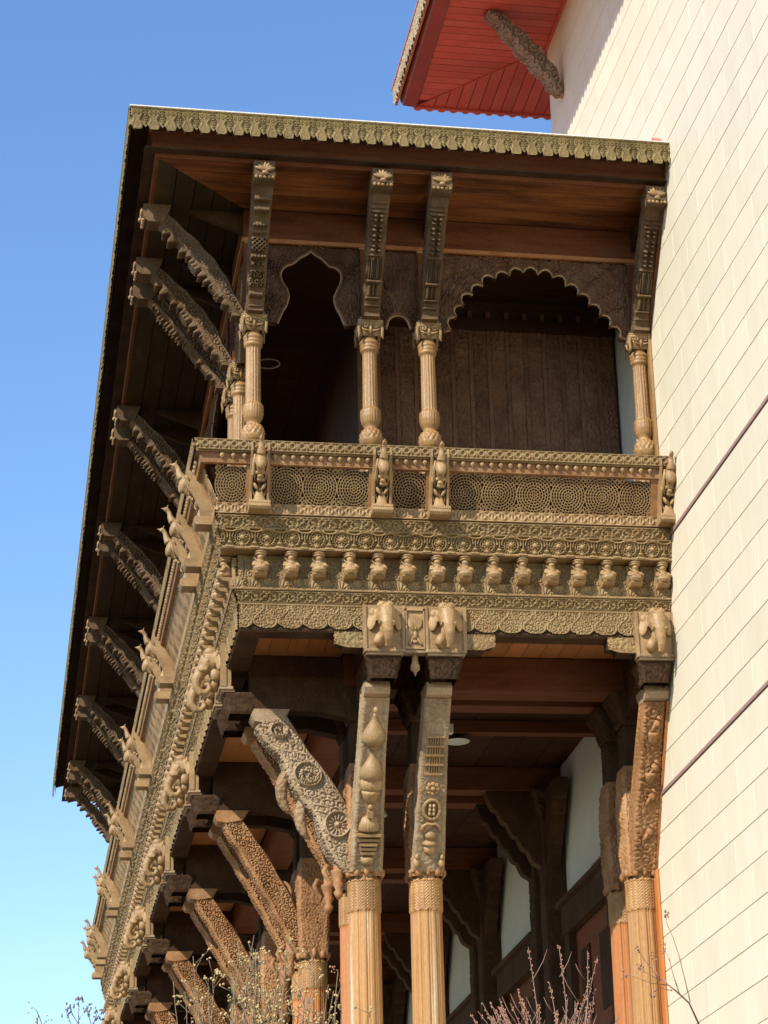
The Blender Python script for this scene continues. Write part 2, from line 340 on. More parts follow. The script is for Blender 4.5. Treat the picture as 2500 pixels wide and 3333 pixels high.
# ---------------- cream tiled wall and tower
wall = thing('stone_clad_wall', 'tall cream wall of long stone tiles rising behind the wooden balcony', 'wall')
YN, YC, ZT = -9.0, 4.53, 19.31
mb = MB(); mb.box(5.03, 5.6, YN, YC, 0, 23); mb.obj('tower_backing', M_joint, wall)
mb = MB(); mb.box(5.03, 5.6, YC, 25.6, 0, 15.6); mb.obj('rear_backing', M_joint, wall)
zs = []   # course (z0,z1)
z = 10.632
for k in range(7): zs.append((z - .354, z)); z -= .354
low = z - .045
z = low
while z > 4.0: zs.append((z - .354, z)); z -= .354
z = 10.676
while z < 19.3: zs.append((z, z + .3495)); z += .3495
tcache = {}
def tile_mesh(wd, ht):
    key = (round(wd, 2), round(ht, 3))
    if key not in tcache:
        b = MB(); T = .03; c = .004; w2, h2 = wd / 2, ht / 2
        P = [(0, -w2, -h2), (0, w2, -h2), (0, w2, h2), (0, -w2, h2), (-T + c, -w2, -h2), (-T + c, w2, -h2), (-T + c, w2, h2), (-T + c, -w2, h2),
             (-T, -w2 + c, -h2 + c), (-T, w2 - c, -h2 + c), (-T, w2 - c, h2 - c), (-T, -w2 + c, h2 - c)]
        F = [(8, 11, 10, 9)] + [(i, (i + 1) % 4, 4 + (i + 1) % 4, 4 + i) for i in range(4)] + [(4 + i, 4 + (i + 1) % 4, 8 + (i + 1) % 4, 8 + i) for i in range(4)]
        b.add(P, F); tcache[key] = b.me('tile'); tcache[key].materials.append(M_stone)
    return tcache[key]
far = MB(); nt_ = 0
G = .005; TW = 0.98
for k, (a, b) in enumerate(zs):
    y = YC; off = (0.0, .5, .25, .75)[k % 4] * TW; first = True; zc = (a + b) / 2
    # nearest limit of what the frame can show at this height
    ylim = -2.0 - 2.4 * max(0, min(1, (zc - 5) / 9)) - .6 if zc < 15 else -4.6
    while y > YN:
        w_ = (TW - off) if first and off > 0 else TW; first = False
        y0 = max(y - w_, YN); wd = y - y0 - .0016
        hidden = (zc < 14.7 and y0 > 2.3) or y < ylim or zc < 4.9
        if wd > .05:
            if not hidden and nt_ < 298:
                o = bpy.data.objects.new('tile', tile_mesh(wd, b - a - G)); COL.objects.link(o); o.parent = wall
                o.location = (5.03 + random.uniform(-.0008, .0008), (y + y0) / 2, zc); nt_ += 1
            else: far.box(5.001, 5.029, y0 + .003, y, a + G / 2, b - G / 2)
        y = y0
far.obj('tile_courses', M_stone, wall, 'stuff')
for zc in (10.654, low + .022):
    MB().box(4.985, 5.03, YN, YC, zc - .017, zc + .017).obj('reveal_strip', M_strip, wall)
# inside of the balcony the same wall is plain plaster
mb = MB(); mb.box(4.994, 5.0, 1.97, 25.4, 4, 15.0); mb.obj('inner_plaster', M_plaster, wall)
mb = MB(); mb.box(4.9945, 5.0, .66, 1.97, 9.8, 14.3); mb.box(4.9945, 5.0, 1.7, 1.97, 4, 9.8); mb.obj('end_plaster', M_plaster, wall)

# ---------------- tower eave
tr = thing('tower_eave', 'overhanging red boarded eave of the tower high above the balcony', 'roof')
XO, YO = 3.50, 6.22
zb = ZT
def board(poly, z0, z1, name, mat, par, lab=None):
    o = MB().prism(poly, z0, z1).obj(name, mat, par); return o
pw = .158; y = YC
# boards running across (perpendicular to the wall) beside the tower
y = YC + (5 - XO); k = 0
yy = YO
while yy > -4.0:
    y0 = yy - pw + .011
    def xh(t): return 5.0 - max(0.0, (t - YC)) * (5 - XO) / (YO - YC)
    p = [(XO, y0), (xh(y0) - .008, y0), (xh(yy) - .008, yy), (XO, yy)]
    if xh(yy) - XO > .03: board(p, zb + random.uniform(0, .003), zb + .03, 'soffit_board', M_red, tr)
    yy -= pw
xx = 5.0; 
while xx > XO - .0:
    x0 = max(xx - pw, XO)
    def yh(t): return YC + (5.0 - t) * (YO - YC) / (5 - XO)
    p = [(x0 + .011, yh(x0 + .011) + .008), (xx, yh(xx) + .008), (xx, YO), (x0 + .011, YO)]
    if YO - yh(xx) > .02: board(p, zb + random.uniform(0, .003), zb + .03, 'soffit_board', M_red, tr)
    xx -= pw
# boards continuing past the tower corner
xx = 5.0
while xx < 8.0:
    board([(xx + .011, YC + .02), (xx + pw, YC + .02), (xx + pw, YO), (xx + .011, YO)], zb, zb + .03, 'soffit_board', M_red, tr); xx += pw
MB().prism([(XO, -4), (5.4, -4), (5.4, YC), (8, YC), (8, YO), (XO, YO)], zb + .032, zb + .05).obj('soffit_backing', M_maroon, tr)
hip = MB().tube([(4.99, YC + .01, zb - .004), (XO + .02, YO - .02, zb - .004)], .011, 6).obj('hip_trim', M_red, tr)
MB().box(4.96, 5.0, -4, YC, zb - .03, zb - .001).obj('wall_trim', M_red, tr)
# maroon gutter board with ribs
MB().prof([(XO - .26, zb + .30), (XO - .24, zb + .05), (XO - .20, zb - .02), (XO - .03, zb - .035), (XO, zb - .01), (XO, zb + .3)], -4, YO, 'y').obj('gutter_board', M_maroon, tr)
MB().box(XO, 8, YO, YO + .05, zb - .03, zb + .25).obj('end_fascia', M_red, tr)
mb = MB()
for k in range(27): mb.lathe([(.02, -.006), (.045, .0), (.062, .015), (.066, .3)], (XO + .02 + k * .17, YO + .07, zb - .022), 12)
mb.obj('end_tile_row', M_red, tr)
# carved valance hanging from the gutter board
u = np.arange(-4, YO + .1, .012); v = np.linspace(0, 1, 16)
U, V = np.meshgrid(u, v, indexing='ij'); k = per(U, .16)
Hh = .30 - .07 * (1 - np.clip(np.cos(k / .16 * 2 * PI) * 1.6 + .4, 0, 1)); zz = zb + .30 - V * Hh
hh = foliage(U, zz, .075, 2) * .03
P = np.stack([XO - .30 - hh, U, zz], -1)
grid_solid('carved_valance', P, 'side', wood('pale weathered teak', [(.30, .22, .14), (.42, .33, .22)], .7, 6), tr)
MB().box(XO - .295, XO - .265, -4, YO + .08, zb + .02, zb + .32).obj('valance_back', M_tan2, tr)
MB().prof([(XO - .33, zb + .32), (XO - .33, zb + .35), (6.0, zb + 1.55), (6.0, zb + 1.5)], -4, YO + .2, 'y').obj('roof_slope', M_tile, tr)
MB().prof([(YO + .2, zb + .28), (YO + .2, zb + .32), (YC - 2, zb + 1.55), (YC - 2, zb + 1.5)], 5.5, 8.5, 'x').obj('rear_roof_slope', M_tile, tr)

# ================================================================== BALCONY ROOF AND EAVE
ZE = 14.8; E = .757
ev = thing('balcony_eave', 'deep flat eave of the wooden balcony with a fringe of carved lobes along its edge', 'eave')
def lobe_edge(a):
    c = np.abs(per(a, .1735)) / .08675
    bell = .006 * (c / .62) ** 2; tip = .066 - .034 * np.clip((c - .70) / .30, 0, 1)
    t = np.clip((c - .60) / .07, 0, 1); return bell * (1 - t) + tip * t
def valance_h(u, v, H):
    k = per(u, .1735); vv = v / H; c = np.abs(k)
    wd = np.where(vv < .22, .048 - .10 * np.clip(.06 - vv, 0, 1), .048 - .024 * np.clip((vv - .22) / .22, 0, 1) + .020 * np.clip((vv - .46) / .14, 0, 1))
    low = vv < .62
    h = np.where(low & (c < wd), .55 + .3 * foliage(u, v, .042, 4), 0); h = np.where(low, np.maximum(h, sm((c - wd) / .0075) * 1.15), h)
    c2 = np.abs(per(u, .1735, .08675)); w2 = .034 * np.clip((vv - .18) / .4, 0, 1)
    h = np.where(low & (c > wd + .006) & (c2 < w2), .35 + .45 * np.cos(c2 * 190) * np.cos(v * 240), h)
    up = (vv >= .62) & (vv < .82); h = np.where(up, np.maximum(.2 + .8 * ringh(per(u, .0434), v - .72 * H, 0, 0, .013, .007), .9 * sm(np.hypot(per(u, .0434, .0217), v - .72 * H) / .008)), h)
    h = np.maximum(h, sm((vv - .62) / .02)); h = np.maximum(h, sm((vv - .83) / .025)); h = np.maximum(h, beads(u, v - .855 * H, .055 * H, .016) * (vv > .85) * (vv < .92))
    return np.maximum(h, (vv > .93) * 1.0)
for f in ('end', 'side'):
    o = band(f, 'carved_valance', (-E, ZE), (-E + .004, ZE - .265), valance_h, .024, ev, M_olive, dv=.0065, da=.0072, edge=lambda a: lobe_edge(a), lab='olive brown fringe of carved lobes on the ' + FW[f])
    # backing so that the fringe has thickness
    band(f, 'valance_back', (-E + .03, ZE), (-E + .03, ZE - .26), lambda u, v, H: 0 * u, 0, ev, M_dark, dv=.03, da=.0105, edge=lambda a: lobe_edge(a) + .002)
    mitre_board(f, -E - .012, -E + .30, ZE + .001, ZE + .018).obj('metal_edge', M_white, ev)
    # dark soffit strip between fringe and cove, then cove moulding
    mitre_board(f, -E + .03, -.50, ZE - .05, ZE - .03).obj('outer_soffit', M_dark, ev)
    core(f, 'cove_moulding', [(-.56, ZE - .05), (-.56, ZE - .16), (-.52, ZE - .24), (-.515, ZE - .335), (-.50, ZE - .35), (-.475, ZE - .42), (-.44, ZE - .42), (-.44, ZE - .05)], ev, M_rust)
s = -.44; nb = 0
zso = 14.385
cuts = [-.44, -.23, -.02, .19, .40, .53]
for f in ('end', 'side'):
    for a, b in zip(cuts[:-1], cuts[1:]):
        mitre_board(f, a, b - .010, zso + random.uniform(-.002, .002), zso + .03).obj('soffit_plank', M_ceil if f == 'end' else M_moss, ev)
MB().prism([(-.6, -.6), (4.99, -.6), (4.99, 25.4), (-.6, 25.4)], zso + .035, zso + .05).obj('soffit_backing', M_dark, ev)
# roof: low hipped sheet of red tiles, out of sight from below
sl_ = math.tan(math.radians(17)); zr = ZE + .02; Xr = 4.995
mb = MB(); e0 = -E - .01
top = zr + (Xr - e0) * sl_
mb.add([(e0, e0, zr), (Xr, e0, zr), (Xr, Xr + 0, top), (e0, LEN + E, zr), (Xr, LEN + E - (Xr - e0), top), (Xr, LEN + E, zr)], [(0, 1, 2), (0, 2, 4, 3), (3, 4, 5)])
mb.obj('roof_sheet', M_tile, ev)
mb = MB(); mb.tube([(-.42 + k * .15, -.42 + k * .15, zr + .08 + k * .15 * sl_) for k in range(6)], [.05, .062, .055, .062, .055, .05], 10); mb.obj('hip_ridge_tile', M_tile, ev)
MB().prof([(-.70, zr), (-.45, zr + .22), (-.45, zr)], 4.90, 4.99, 'x').obj('wall_flashing', M_red, ev)

# upper fascia beam carried by the columns, above the arch screens
ub = thing('upper_beam', 'dark timber beam running above the arches of the upper gallery', 'beam')
for f in ('end', 'side'):
    mitre_board(f, .535, .74, 14.00, 14.382).obj('beam_face', M_rust, ub)
    mitre_board(f, .515, .55, 13.985, 14.03).obj('beam_bead', M_ceil2, ub)
gallery_ceiling = thing('gallery_ceiling', 'dark boarded ceiling inside the upper gallery behind the arches', 'ceiling')
for i in range(9):
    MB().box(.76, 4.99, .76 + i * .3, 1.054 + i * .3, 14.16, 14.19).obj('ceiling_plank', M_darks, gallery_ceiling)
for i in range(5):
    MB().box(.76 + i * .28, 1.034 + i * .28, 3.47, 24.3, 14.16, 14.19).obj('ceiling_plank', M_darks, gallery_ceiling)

# ================================================================== ARCH SCREENS
def arclen(P):
    d = np.hypot(*(P[1:] - P[:-1]).T); c = np.concatenate([[0], np.cumsum(d)]); return c / c[-1]
def resample(P, n):
    P = np.array(P, float); c = arclen(P); t = np.linspace(0, 1, n)
    return np.stack([np.interp(t, c, P[:, 0]), np.interp(t, c, P[:, 1])], 1)
def arch_screen(name, inner, x0, x1, z0, z1, label, y=.63, rosettes=(), mat=None, matR=None):
    """plate filling the rectangle above an opening; inner = opening outline left->right"""
    t = thing(name, label, 'arch', group='pierced arches of the upper gallery')
    n = 260; I = resample(inner, n)
    R = np.array([(x0, z0), (x0, z1), (x1, z1), (x1, z0)], float)
    # pair each opening point with the point of the frame it looks at
    cx = (x0 + x1) / 2; cz = z0 + .02
    Pn = resample(R, 1200); angR = np.arctan2(Pn[:, 1] - cz, -(Pn[:, 0] - cx)); angI = np.arctan2(I[:, 1] - cz, -(I[:, 0] - cx))
    angI = np.maximum.accumulate(angI); order = np.argsort(angR)
    Ox = np.interp(angI, angR[order], Pn[order, 0]); Oz = np.interp(angI, angR[order], Pn[order, 1])
    nv = 40; t_ = np.linspace(0, 1, nv)[None, :, None]
    G_ = I[:, None, :] * (1 - t_) + np.stack([Ox, Oz], 1)[:, None, :] * t_
    X, Z = G_[..., 0], G_[..., 1]
    h = leafy(X, Z, .085, 9) * .042
    d = np.min(np.hypot(X[..., None] - I[None, None, ::3, 0], Z[..., None] - I[None, None, ::3, 1]), -1)
    h = np.where(d < .036, .034 * sm((d - .010) / .026), h)
    for rx, rz_, rr in rosettes:
        q = np.hypot(X - rx, Z - rz_); th = np.arctan2(Z - rz_, X - rx)
        h = np.where(q < rr, .012 + .02 * sm((q - rr * .85) / (rr * .12)) + .018 * (q < rr * .7) * (.5 + .5 * np.cos(th * 12)) * sm((q / rr - .35) / .35), h)
    P = np.stack([X, y - .03 - h, Z], -1)
    Pb = np.stack([X, y + .03 + 0 * h, Z], -1)
    N = n * nv; F = np.concatenate([gridfaces(n, nv, 0, True), gridfaces(n, nv, N)])
    rim = []
    for i in range(n - 1): rim.append((i * nv, (i + 1) * nv, N + (i + 1) * nv, N + i * nv))
    F = np.concatenate([F, np.array(rim)])
    me = mesh_np('screen_panel', np.concatenate([P.reshape(-1, 3), Pb.reshape(-1, 3)]), F)
    link('screen_panel', me, mat or M_part, t)
    mb = MB(); pts = [(p[0], y - .035, p[1]) for p in I[::4]]; mb.tube(pts, .013, 6); mb.obj('arch_moulding', matR or M_strut, t)
    return t
def lobes(P, nl, depth):
    """scallop an opening outline: nl concave lobes"""
    Q = resample(P, nl * 14 + 1); out = []
    cen = np.array([(Q[0, 0] + Q[-1, 0]) / 2, Q[0, 1]])
    for i, q in enumerate(Q):
        ph = (i % 14) / 14; b = abs(math.sin(PI * ph)) ** .55 * depth
        j0, j1 = max(i - 1, 0), min(i + 1, len(Q) - 1); tt = Q[j1] - Q[j0]; tt /= np.hypot(*tt); nrm = np.array([-tt[1], tt[0]])
        if np.dot(nrm, q - cen) < 0: nrm = -nrm
        out.append(q + nrm * b)
    return out
bigP = [(2.79, 13.08), (2.84, 13.2), (2.99, 13.47), (3.23, 13.70), (3.62, 13.83), (3.95, 13.79), (4.21, 13.60), (4.44, 13.36), (4.63, 13.12), (4.66, 13.08)]
bigO = [(2.70, 13.05)] + [tuple(p) for p in lobes(bigP, 15, .085)] + [(4.74, 13.05)]
midO = [(.90, 13.05), (.91, 13.08), (.955, 13.2), (1.0, 13.28), (1.023, 13.384), (1.0, 13.47), (.947, 13.56), (.93, 13.64), (.955, 13.71), (1.0, 13.755), (1.06, 13.775), (1.11, 13.82), (1.16, 13.87), (1.22, 13.90), (1.266, 13.947),
        (1.31, 13.90), (1.37, 13.87), (1.42, 13.82), (1.46, 13.775), (1.54, 13.755), (1.585, 13.71), (1.60, 13.64), (1.58, 13.56), (1.54, 13.47), (1.51, 13.384), (1.53, 13.28), (1.575, 13.2), (1.62, 13.08), (1.63, 13.05)]
smO = [(2.07, 13.05), (2.075, 13.09)] + [(2.205 + .12 * math.cos(a), 13.10 + .12 * math.sin(a)) for a in np.linspace(PI, 0, 14)] + [(2.335, 13.09), (2.34, 13.05)]
a_mid = arch_screen('arch_screen', midO, .74, 1.79, 13.05, 13.99, 'onion-shaped pierced arch between the corner column and the second column', rosettes=[(.87, 13.85, .07), (1.66, 13.85, .07)])
a_sm = arch_screen('arch_screen', smO, 1.98, 2.43, 13.05, 13.99, 'narrow carved screen with a small round opening between the paired columns')
a_big = arch_screen('arch_screen', bigO, 2.62, 4.79, 13.05, 13.99, 'wide many-lobed arch on the right of the upper gallery', rosettes=[(2.76, 13.78, .085), (4.62, 13.78, .085)])
PAIRS = [(1.9, 2.52), (6.0, 6.63), (10.1, 10.73), (14.2, 14.83), (18.3, 18.93), (22.38, 23.0)]
def side_copy(src, lab, y0, y1, sx0, sx1):
    """reuse an end-face screen on the long side; local x runs towards -y"""
    sc = (y1 - y0) / (sx1 - sx0)
    r = dup(src, lab, (0, y1 + sx0 * sc, 0), -PI / 2, (sc, 1, 1)); return r
side_copy(a_mid, 'onion-shaped arch on the long side next to the corner column', .74, 1.79, .74, 1.79)
for i, (p, q) in enumerate(PAIRS):
    side_copy(a_sm, 'narrow screen inside the %s column pair of the long side' % ordn(i), p + .1, q - .1, 1.98, 2.43)
    if i + 1 < len(PAIRS):
        n_ = PAIRS[i + 1][0]
        side_copy(a_big, 'wide lobed arch after the %s column pair of the long side' % ordn(i), q + .1, n_ - .1, 2.62, 4.79)

# ================================================================== UPPER COLUMNS
def lathe_np(name, prof, n, flute, mat, parent, dz=.012):
    prof = np.array(prof, float); zt = np.concatenate([np.arange(prof[0, 1], prof[-1, 1], dz), [prof[-1, 1]]])
    r = np.interp(zt, prof[:, 1], prof[:, 0]); th = np.linspace(0, 2 * PI, n, endpoint=False)
    R, T = np.meshgrid(r, th, indexing='ij'); Z, _ = np.meshgrid(zt, th, indexing='ij')
    R = R + flute(T, Z, R); P = np.stack([R * np.cos(T), R * np.sin(T), Z], -1); nz = len(zt)
    i, j = np.meshgrid(np.arange(nz - 1), np.arange(n), indexing='ij'); a = (i * n + j).ravel(); b = (i * n + (j + 1) % n).ravel()
    F = np.stack([a, b, b + n, a + n], 1)
    return link(name, mesh_np(name, P, F), mat, parent)
def fl_upper(T, Z, R):
    d = 0 * R
    sh = (Z > 12.10) & (Z < 12.77)
    d = np.where(sh, -.010 * (np.abs(np.cos(T * 8)) ** 3) + .002 * np.cos(T * 32 + Z * 400), d)
    ac = (Z > 11.88) & (Z <= 12.10); d = np.where(ac, .014 * np.abs(np.cos(T * 12)) * np.clip((Z - 11.88) / .05, 0, 1), d)
    ba = (Z > 11.73) & (Z < 11.87); d = np.where(ba, .012 * np.cos(T * 14) * np.sin((Z - 11.7) * 75), d)
    tb = (Z >= 12.77) & (Z < 12.92); d = np.where(tb, .003 * np.cos(T * 30), d); return d
up_prof = [(.13, 10.9), (.13, 11.5), (.10, 11.62), (.085, 11.66), (.108, 11.69), (.121, 11.73), (.118, 11.79), (.10, 11.84), (.068, 11.875), (.070, 11.90), (.088, 11.95), (.098, 12.00), (.097, 12.07), (.092, 12.10), (.083, 12.12), (.081, 12.3), (.077, 12.74),
           (.082, 12.765), (.094, 12.775), (.098, 12.795), (.088, 12.805), (.099, 12.82), (.101, 12.835), (.090, 12.845), (.103, 12.865), (.103, 12.885), (.085, 12.905), (.075, 12.925), (.075, 12.95)]
def square_block(name, x, z0, z1, w0, w1, amp, p, mat, parent, seed=1, n=14, zpts=12, yc=0, bulge=0):
    """four-sided carved block, width w0 at the bottom and w1 at the top"""
    zt = np.linspace(z0, z1, zpts); t = np.linspace(-1, 1, n); P = []; F = []; off = 0
    for k in range(4):
        A, B = np.meshgrid(t, zt, indexing='ij'); f = (B - z0) / (z1 - z0)
        w_ = (w0 + (w1 - w0) * f ** 1.4) / 2 + bulge * np.sin(PI * f); a = A * w_
        h = leafy(a + k * .37 + x, B, p, seed) * amp * np.clip((1 - np.abs(A)) * 8, 0, 1) * np.clip(np.minimum(f, 1 - f) * 10, 0, 1)
        d = -(w_ + h); c, s = math.cos(k * PI / 2), math.sin(k * PI / 2)
        P.append(np.stack([x + a * c - d * s, yc + a * s + d * c, B], -1).reshape(-1, 3)); F.append(gridfaces(n, zpts, off, True)); off += n * zpts
    P = np.concatenate(P); nv = off
    return link(name, mesh_np(name, P, np.concatenate(F)), mat, parent)
def upper_column(label):
    t = thing('upper_column', label, 'column', group='turned columns of the upper gallery')
    lathe_np('shaft', up_prof, 64, fl_upper, M_gold, t)
    square_block('capital', 0, 12.935, 13.085, .17, .265, .022, .085, M_tan2, t, n=26, zpts=16)
    cp = MB(); cp.box(-.135, .135, -.135, .135, 13.086, 13.105)
    cp.obj('abacus', M_tan2, t)
    mb = MB()
    for sx in (-1, 1):
        for sy in (-1, 1): mb.tube([(sx * .115, sy * .115, 13.06), (sx * .128, sy * .128, 13.0), (sx * .122, sy * .122, 12.93), (sx * .132, sy * .132, 12.885)], [.022, .018, .016, .006], 6)
    mb.obj('corner_leaves', M_tan, t)
    mb = MB()
    for k in range(4):
        T = Matrix.Rotation(k * PI / 2, 3, 'Z')
        for sx in (-1, 1):
            mb.tube([T @ Vector((sx * (.058 + .036 * (1 - a / 8.5) * math.cos(a + .6)), -.135 + .0, 13.035 + .034 * (1 - a / 8.5) * math.sin(a + .6))) for a in np.linspace(0, 7.5, 16)], .0085, 6)
            mb.tube([T @ Vector((sx * .01, -.105, 12.96)), T @ Vector((sx * .03, -.122, 12.985)), T @ Vector((sx * .06, -.13, 12.985)), T @ Vector((sx * .095, -.135, 13.0))], [.006, .012, .011, .006], 6)
        mb.tube([T @ Vector((0, -.095, 12.93)), T @ Vector((0, -.13, 12.99)), T @ Vector((0, -.142, 13.05))], [.008, .016, .010], 6)
    mb.obj('volutes', M_tan2, t); nest(t, 'volutes', 'capital'); nest(t, 'corner_leaves', 'capital')
    MB().box(-.095, .095, -.095, .095, 13.106, 14.0).obj('post', M_rust, t)
    mb = MB(); mb.box(-.11, .11, -.10, .10, 13.106, 13.15); mb.box(-.104, .104, -.1, .1, 13.97, 14.0); mb.obj('post_moulding', M_strut, t)
    return t
CX = [.645, 1.888, 2.522, 4.885]
C0 = upper_column('turned upper column at the corner of the gallery')
C0.location = (CX[0], .63, 0)
cl = [None, 'left column of the central pair in the upper gallery', 'right column of the central pair in the upper gallery', 'turned upper column beside the cream wall']
for i in (1, 2, 3): dup(C0, cl[i], (CX[i], .63, 0), 0)
SY = [y for p in PAIRS for y in p] + [24.27]
for i, y in enumerate(SY): dup(C0, 'long side upper column, %s one behind the corner column' % ordn(i), (.63, y, 0), -PI / 2)

# ================================================================== STRUTS
def carved_bar(name, Fp, Bp, wd, hfront, hside, mat, parent, nf=150, nfr=16, nsd=16, amp_f=.03, amp_s=.02):
    """bar in the y-z plane: Fp outer/front line, Bp back line, wd width along x"""
    f = np.linspace(0, 1, nf); Fc = np.array(Fp, float); Bc = np.array(Bp, float)
    cF = arclen(Fc); cB = arclen(Bc)
    FY, FZ = np.interp(f, cF, Fc[:, 0]), np.interp(f, cF, Fc[:, 1]); BY, BZ = np.interp(f, cB, Bc[:, 0]), np.interp(f, cB, Bc[:, 1])
    def smo(q):
        qq = np.pad(q, 6, mode='reflect', reflect_type='odd'); return np.convolve(qq, np.ones(13) / 13, 'valid')
    FY, FZ, BY, BZ = map(smo, (FY, FZ, BY, BZ))
    L = np.hypot(np.diff(Fc[:, 0]), np.diff(Fc[:, 1])).sum()
    w_ = np.interp(f, np.linspace(0, 1, len(wd)), wd)
    oy, oz = FY - BY, FZ - BZ; d = np.hypot(oy, oz); oy /= d; oz /= d
    X = np.linspace(-.5, .5, nfr); T = (np.arange(nsd) + 1) / (nsd + 1)
    rows = []
    ff = f[:, None]
    hx = hfront(ff * L, X[None] * w_[:, None], L) * amp_f
    hx = hx * np.clip((1 - np.abs(X[None] * 2)) * 9 + .25, 0, 1)
    rows.append(np.stack([X[None] * w_[:, None] + 0 * hx, FY[:, None] + oy[:, None] * hx, FZ[:, None] + oz[:, None] * hx], -1))
    def side(sg, Tq):
        hs = hside(ff * L + 0 * Tq[None], Tq[None] * d[:, None], d[:, None]) * amp_s * np.clip(np.minimum(Tq, 1 - Tq)[None] * 12, 0, 1)
        return np.stack([sg * (w_[:, None] / 2 + hs), FY[:, None] + (BY - FY)[:, None] * Tq[None], FZ[:, None] + (BZ - FZ)[:, None] * Tq[None]], -1)
    rows.append(side(1, T)); rows.append(np.stack([np.stack([w_ / 2, BY, BZ], -1), np.stack([-w_ / 2, BY, BZ], -1)], 1))
    rows.append(side(-1, T[::-1])); P = np.concatenate(rows, 1); n = P.shape[1]
    i, j = np.meshgrid(np.arange(nf - 1), np.arange(n), indexing='ij'); a = (i * n + j).ravel(); b = (i * n + (j + 1) % n).ravel()
    F = np.stack([a, a + n, b + n, b], 1)
    o = link(name, mesh_np(name, P, F), mat, parent)
    MB().add(P[0], [tuple(range(n))]).obj('end_grain', mat, parent); MB().add(P[-1], [tuple(range(n))[::-1]]).obj('end_grain', mat, parent)
    return o
def front_petal(s, x, L):
    f = s / L + 0 * x; h = 0 * f + .15
    def bar(c, w_, a=1.0): return sm((f - c) / w_) * a
    for c, w_, a in ((.04, .012, .8), (.10, .012, .9), (.155, .013, 1.1), (.28, .02, 1.3), (.475, .012, .8), (.80, .012, .8), (.83, .010, .6), (.865, .010, .6)): h = np.maximum(h, bar(c, w_, a))
    q = (f > .175) & (f < .26); h = np.where(q, .05 + .7 * sm((np.abs(x) - .045) / .02) + .5 * (np.abs(x) < .01), h)
    q = (f > .30) & (f < .455); ph = np.abs(per(x, .06)); h = np.where(q, .15 + .9 * sm((ph - .022) / .009) + .7 * (ph < .005) * (f < .42), h)
    q = (f > .49) & (f < .79); fy = per(f, .075, .49 + .0375); 
    h = np.where(q, .1 + 1.3 * sm(np.hypot((np.abs(x) - .033) / .03, (np.abs(fy) - .016) / .015)), h)
    return h
def front_roll(s, x, L):
    f = s / L + 0 * x; h = 0 * f + .1
    for c, w_, a in ((.03, .012, .6), (.055, .012, .8), (.14, .03, 1.1), (.42, .026, 1.5), (.6, .02, .7), (.655, .022, 1.3), (.77, .03, 1.4), (.845, .028, 1.2)):
        rib = 1 - .3 * (np.abs(per(x, .036)) > .014) if c in (.42, .655) else 1
        h = np.maximum(h, sm((f - c) / w_) * a * rib)
    q = (f > .345) & (f < .385); h = np.where(q, .1 + 1.2 * sm(np.hypot(per(x, .05) / .02, (f - .365) * L / .025)), h)
    q = (f > .46) & (f < .56); h = np.where(q, .1 + .9 * ((np.abs(per(x + f * L, .05)) < .012) | (np.abs(per(x - f * L, .05)) < .012)), h)
    q = (f > .2) & (f < .32); h = np.where(q, .1 + .9 * foliage(x, f * L, .07, 3), h)
    return h
def side_fol(p, seed, bord=True):
    def h(s, t, D):
        q = foliage(s + 0 * t, t + 0 * s, p, seed)
        if bord: q = np.maximum(q, np.maximum(sm((t - .02) / .012), sm((t - D + .02) / .012)))
        return q
    return h
def upper_strut(label, kind):
    t = thing('roof_bracket', label, 'bracket', group='carved brackets holding up the balcony eave')
    n = 40; f = np.linspace(0, 1, n)
    amp = .022 if kind == 'roll' else .012
    Y = -(.02 + .075 * f ** .45 + .85 * (f * .75 + .25 * f ** 2)); Z = 13.11 + 1.15 * f
    lob = amp * np.abs(np.sin(f * PI * 7)); 
    Fp = np.stack([Y - lob * .8, Z - lob * .5], 1)
    Dp = .095 + .065 * np.sin(f * PI); lob2 = amp * np.abs(np.sin(f * PI * 5 + .4))
    Bp = np.stack([np.minimum(Y + (Dp + lob2) * .72, .09), Z + (Dp + lob2) * .62 * np.clip(f * 3, 0, 1)], 1)
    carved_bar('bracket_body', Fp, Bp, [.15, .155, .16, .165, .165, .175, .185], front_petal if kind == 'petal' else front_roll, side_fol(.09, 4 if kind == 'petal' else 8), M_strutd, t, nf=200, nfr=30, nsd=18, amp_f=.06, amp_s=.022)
    # end block with a lotus on its face, tucked under the eave
    mb = MB(); mb.prof([(-1.06, 14.38), (-1.06, 14.21), (-1.0, 14.17), (-.84, 14.17), (-.76, 14.38)], -.11, .11, 'x'); mb.obj('end_block', M_strutd, t)
    mb = MB()
    for k in range(7):
        a = -1.2 + k * .4; T = Matrix.Rotation(a, 3, 'Y'); mb.ell((.065 * math.sin(a) * .9, -1.07, 14.265 + .045 * math.cos(a)), (.02, .022, .055), 8, 6, T)
    mb.ell((0, -1.085, 14.23), (.035, .025, .025), 10, 6); mb.obj('lotus', M_tan2, t)
    mb = MB()
    for k in range(5): mb.ell((-.088 + k * .044, -1.06, 14.19), (.02, .02, .018), 8, 6)
    mb.obj('bead_row', M_tan2, t)
    # scrolled foot on the abacus
    mb = MB(); mb.box(-.085, .085, -.11, .02, 13.106, 13.14); mb.obj('foot', M_strutd, t)
    mb = MB(); mb.prof([(.09, 14.1), (-.5, 14.32), (-.6, 14.38), (.09, 14.38)], -.035, .035, 'x'); mb.obj('web', M_dark, t); nest(t, 'lotus', 'end_block'); nest(t, 'bead_row', 'end_block')
    return t
st_roll = upper_strut('ribbed and lattice-carved bracket above the corner column', 'roll')
st_roll.location = (CX[0], .52, 0)
st_pet = upper_strut('petal-carved bracket above the left column of the central pair', 'petal')
st_pet.location = (CX[1], .52, 0)
dup(st_pet, 'petal-carved bracket above the right column of the central pair', (CX[2], .52, 0))
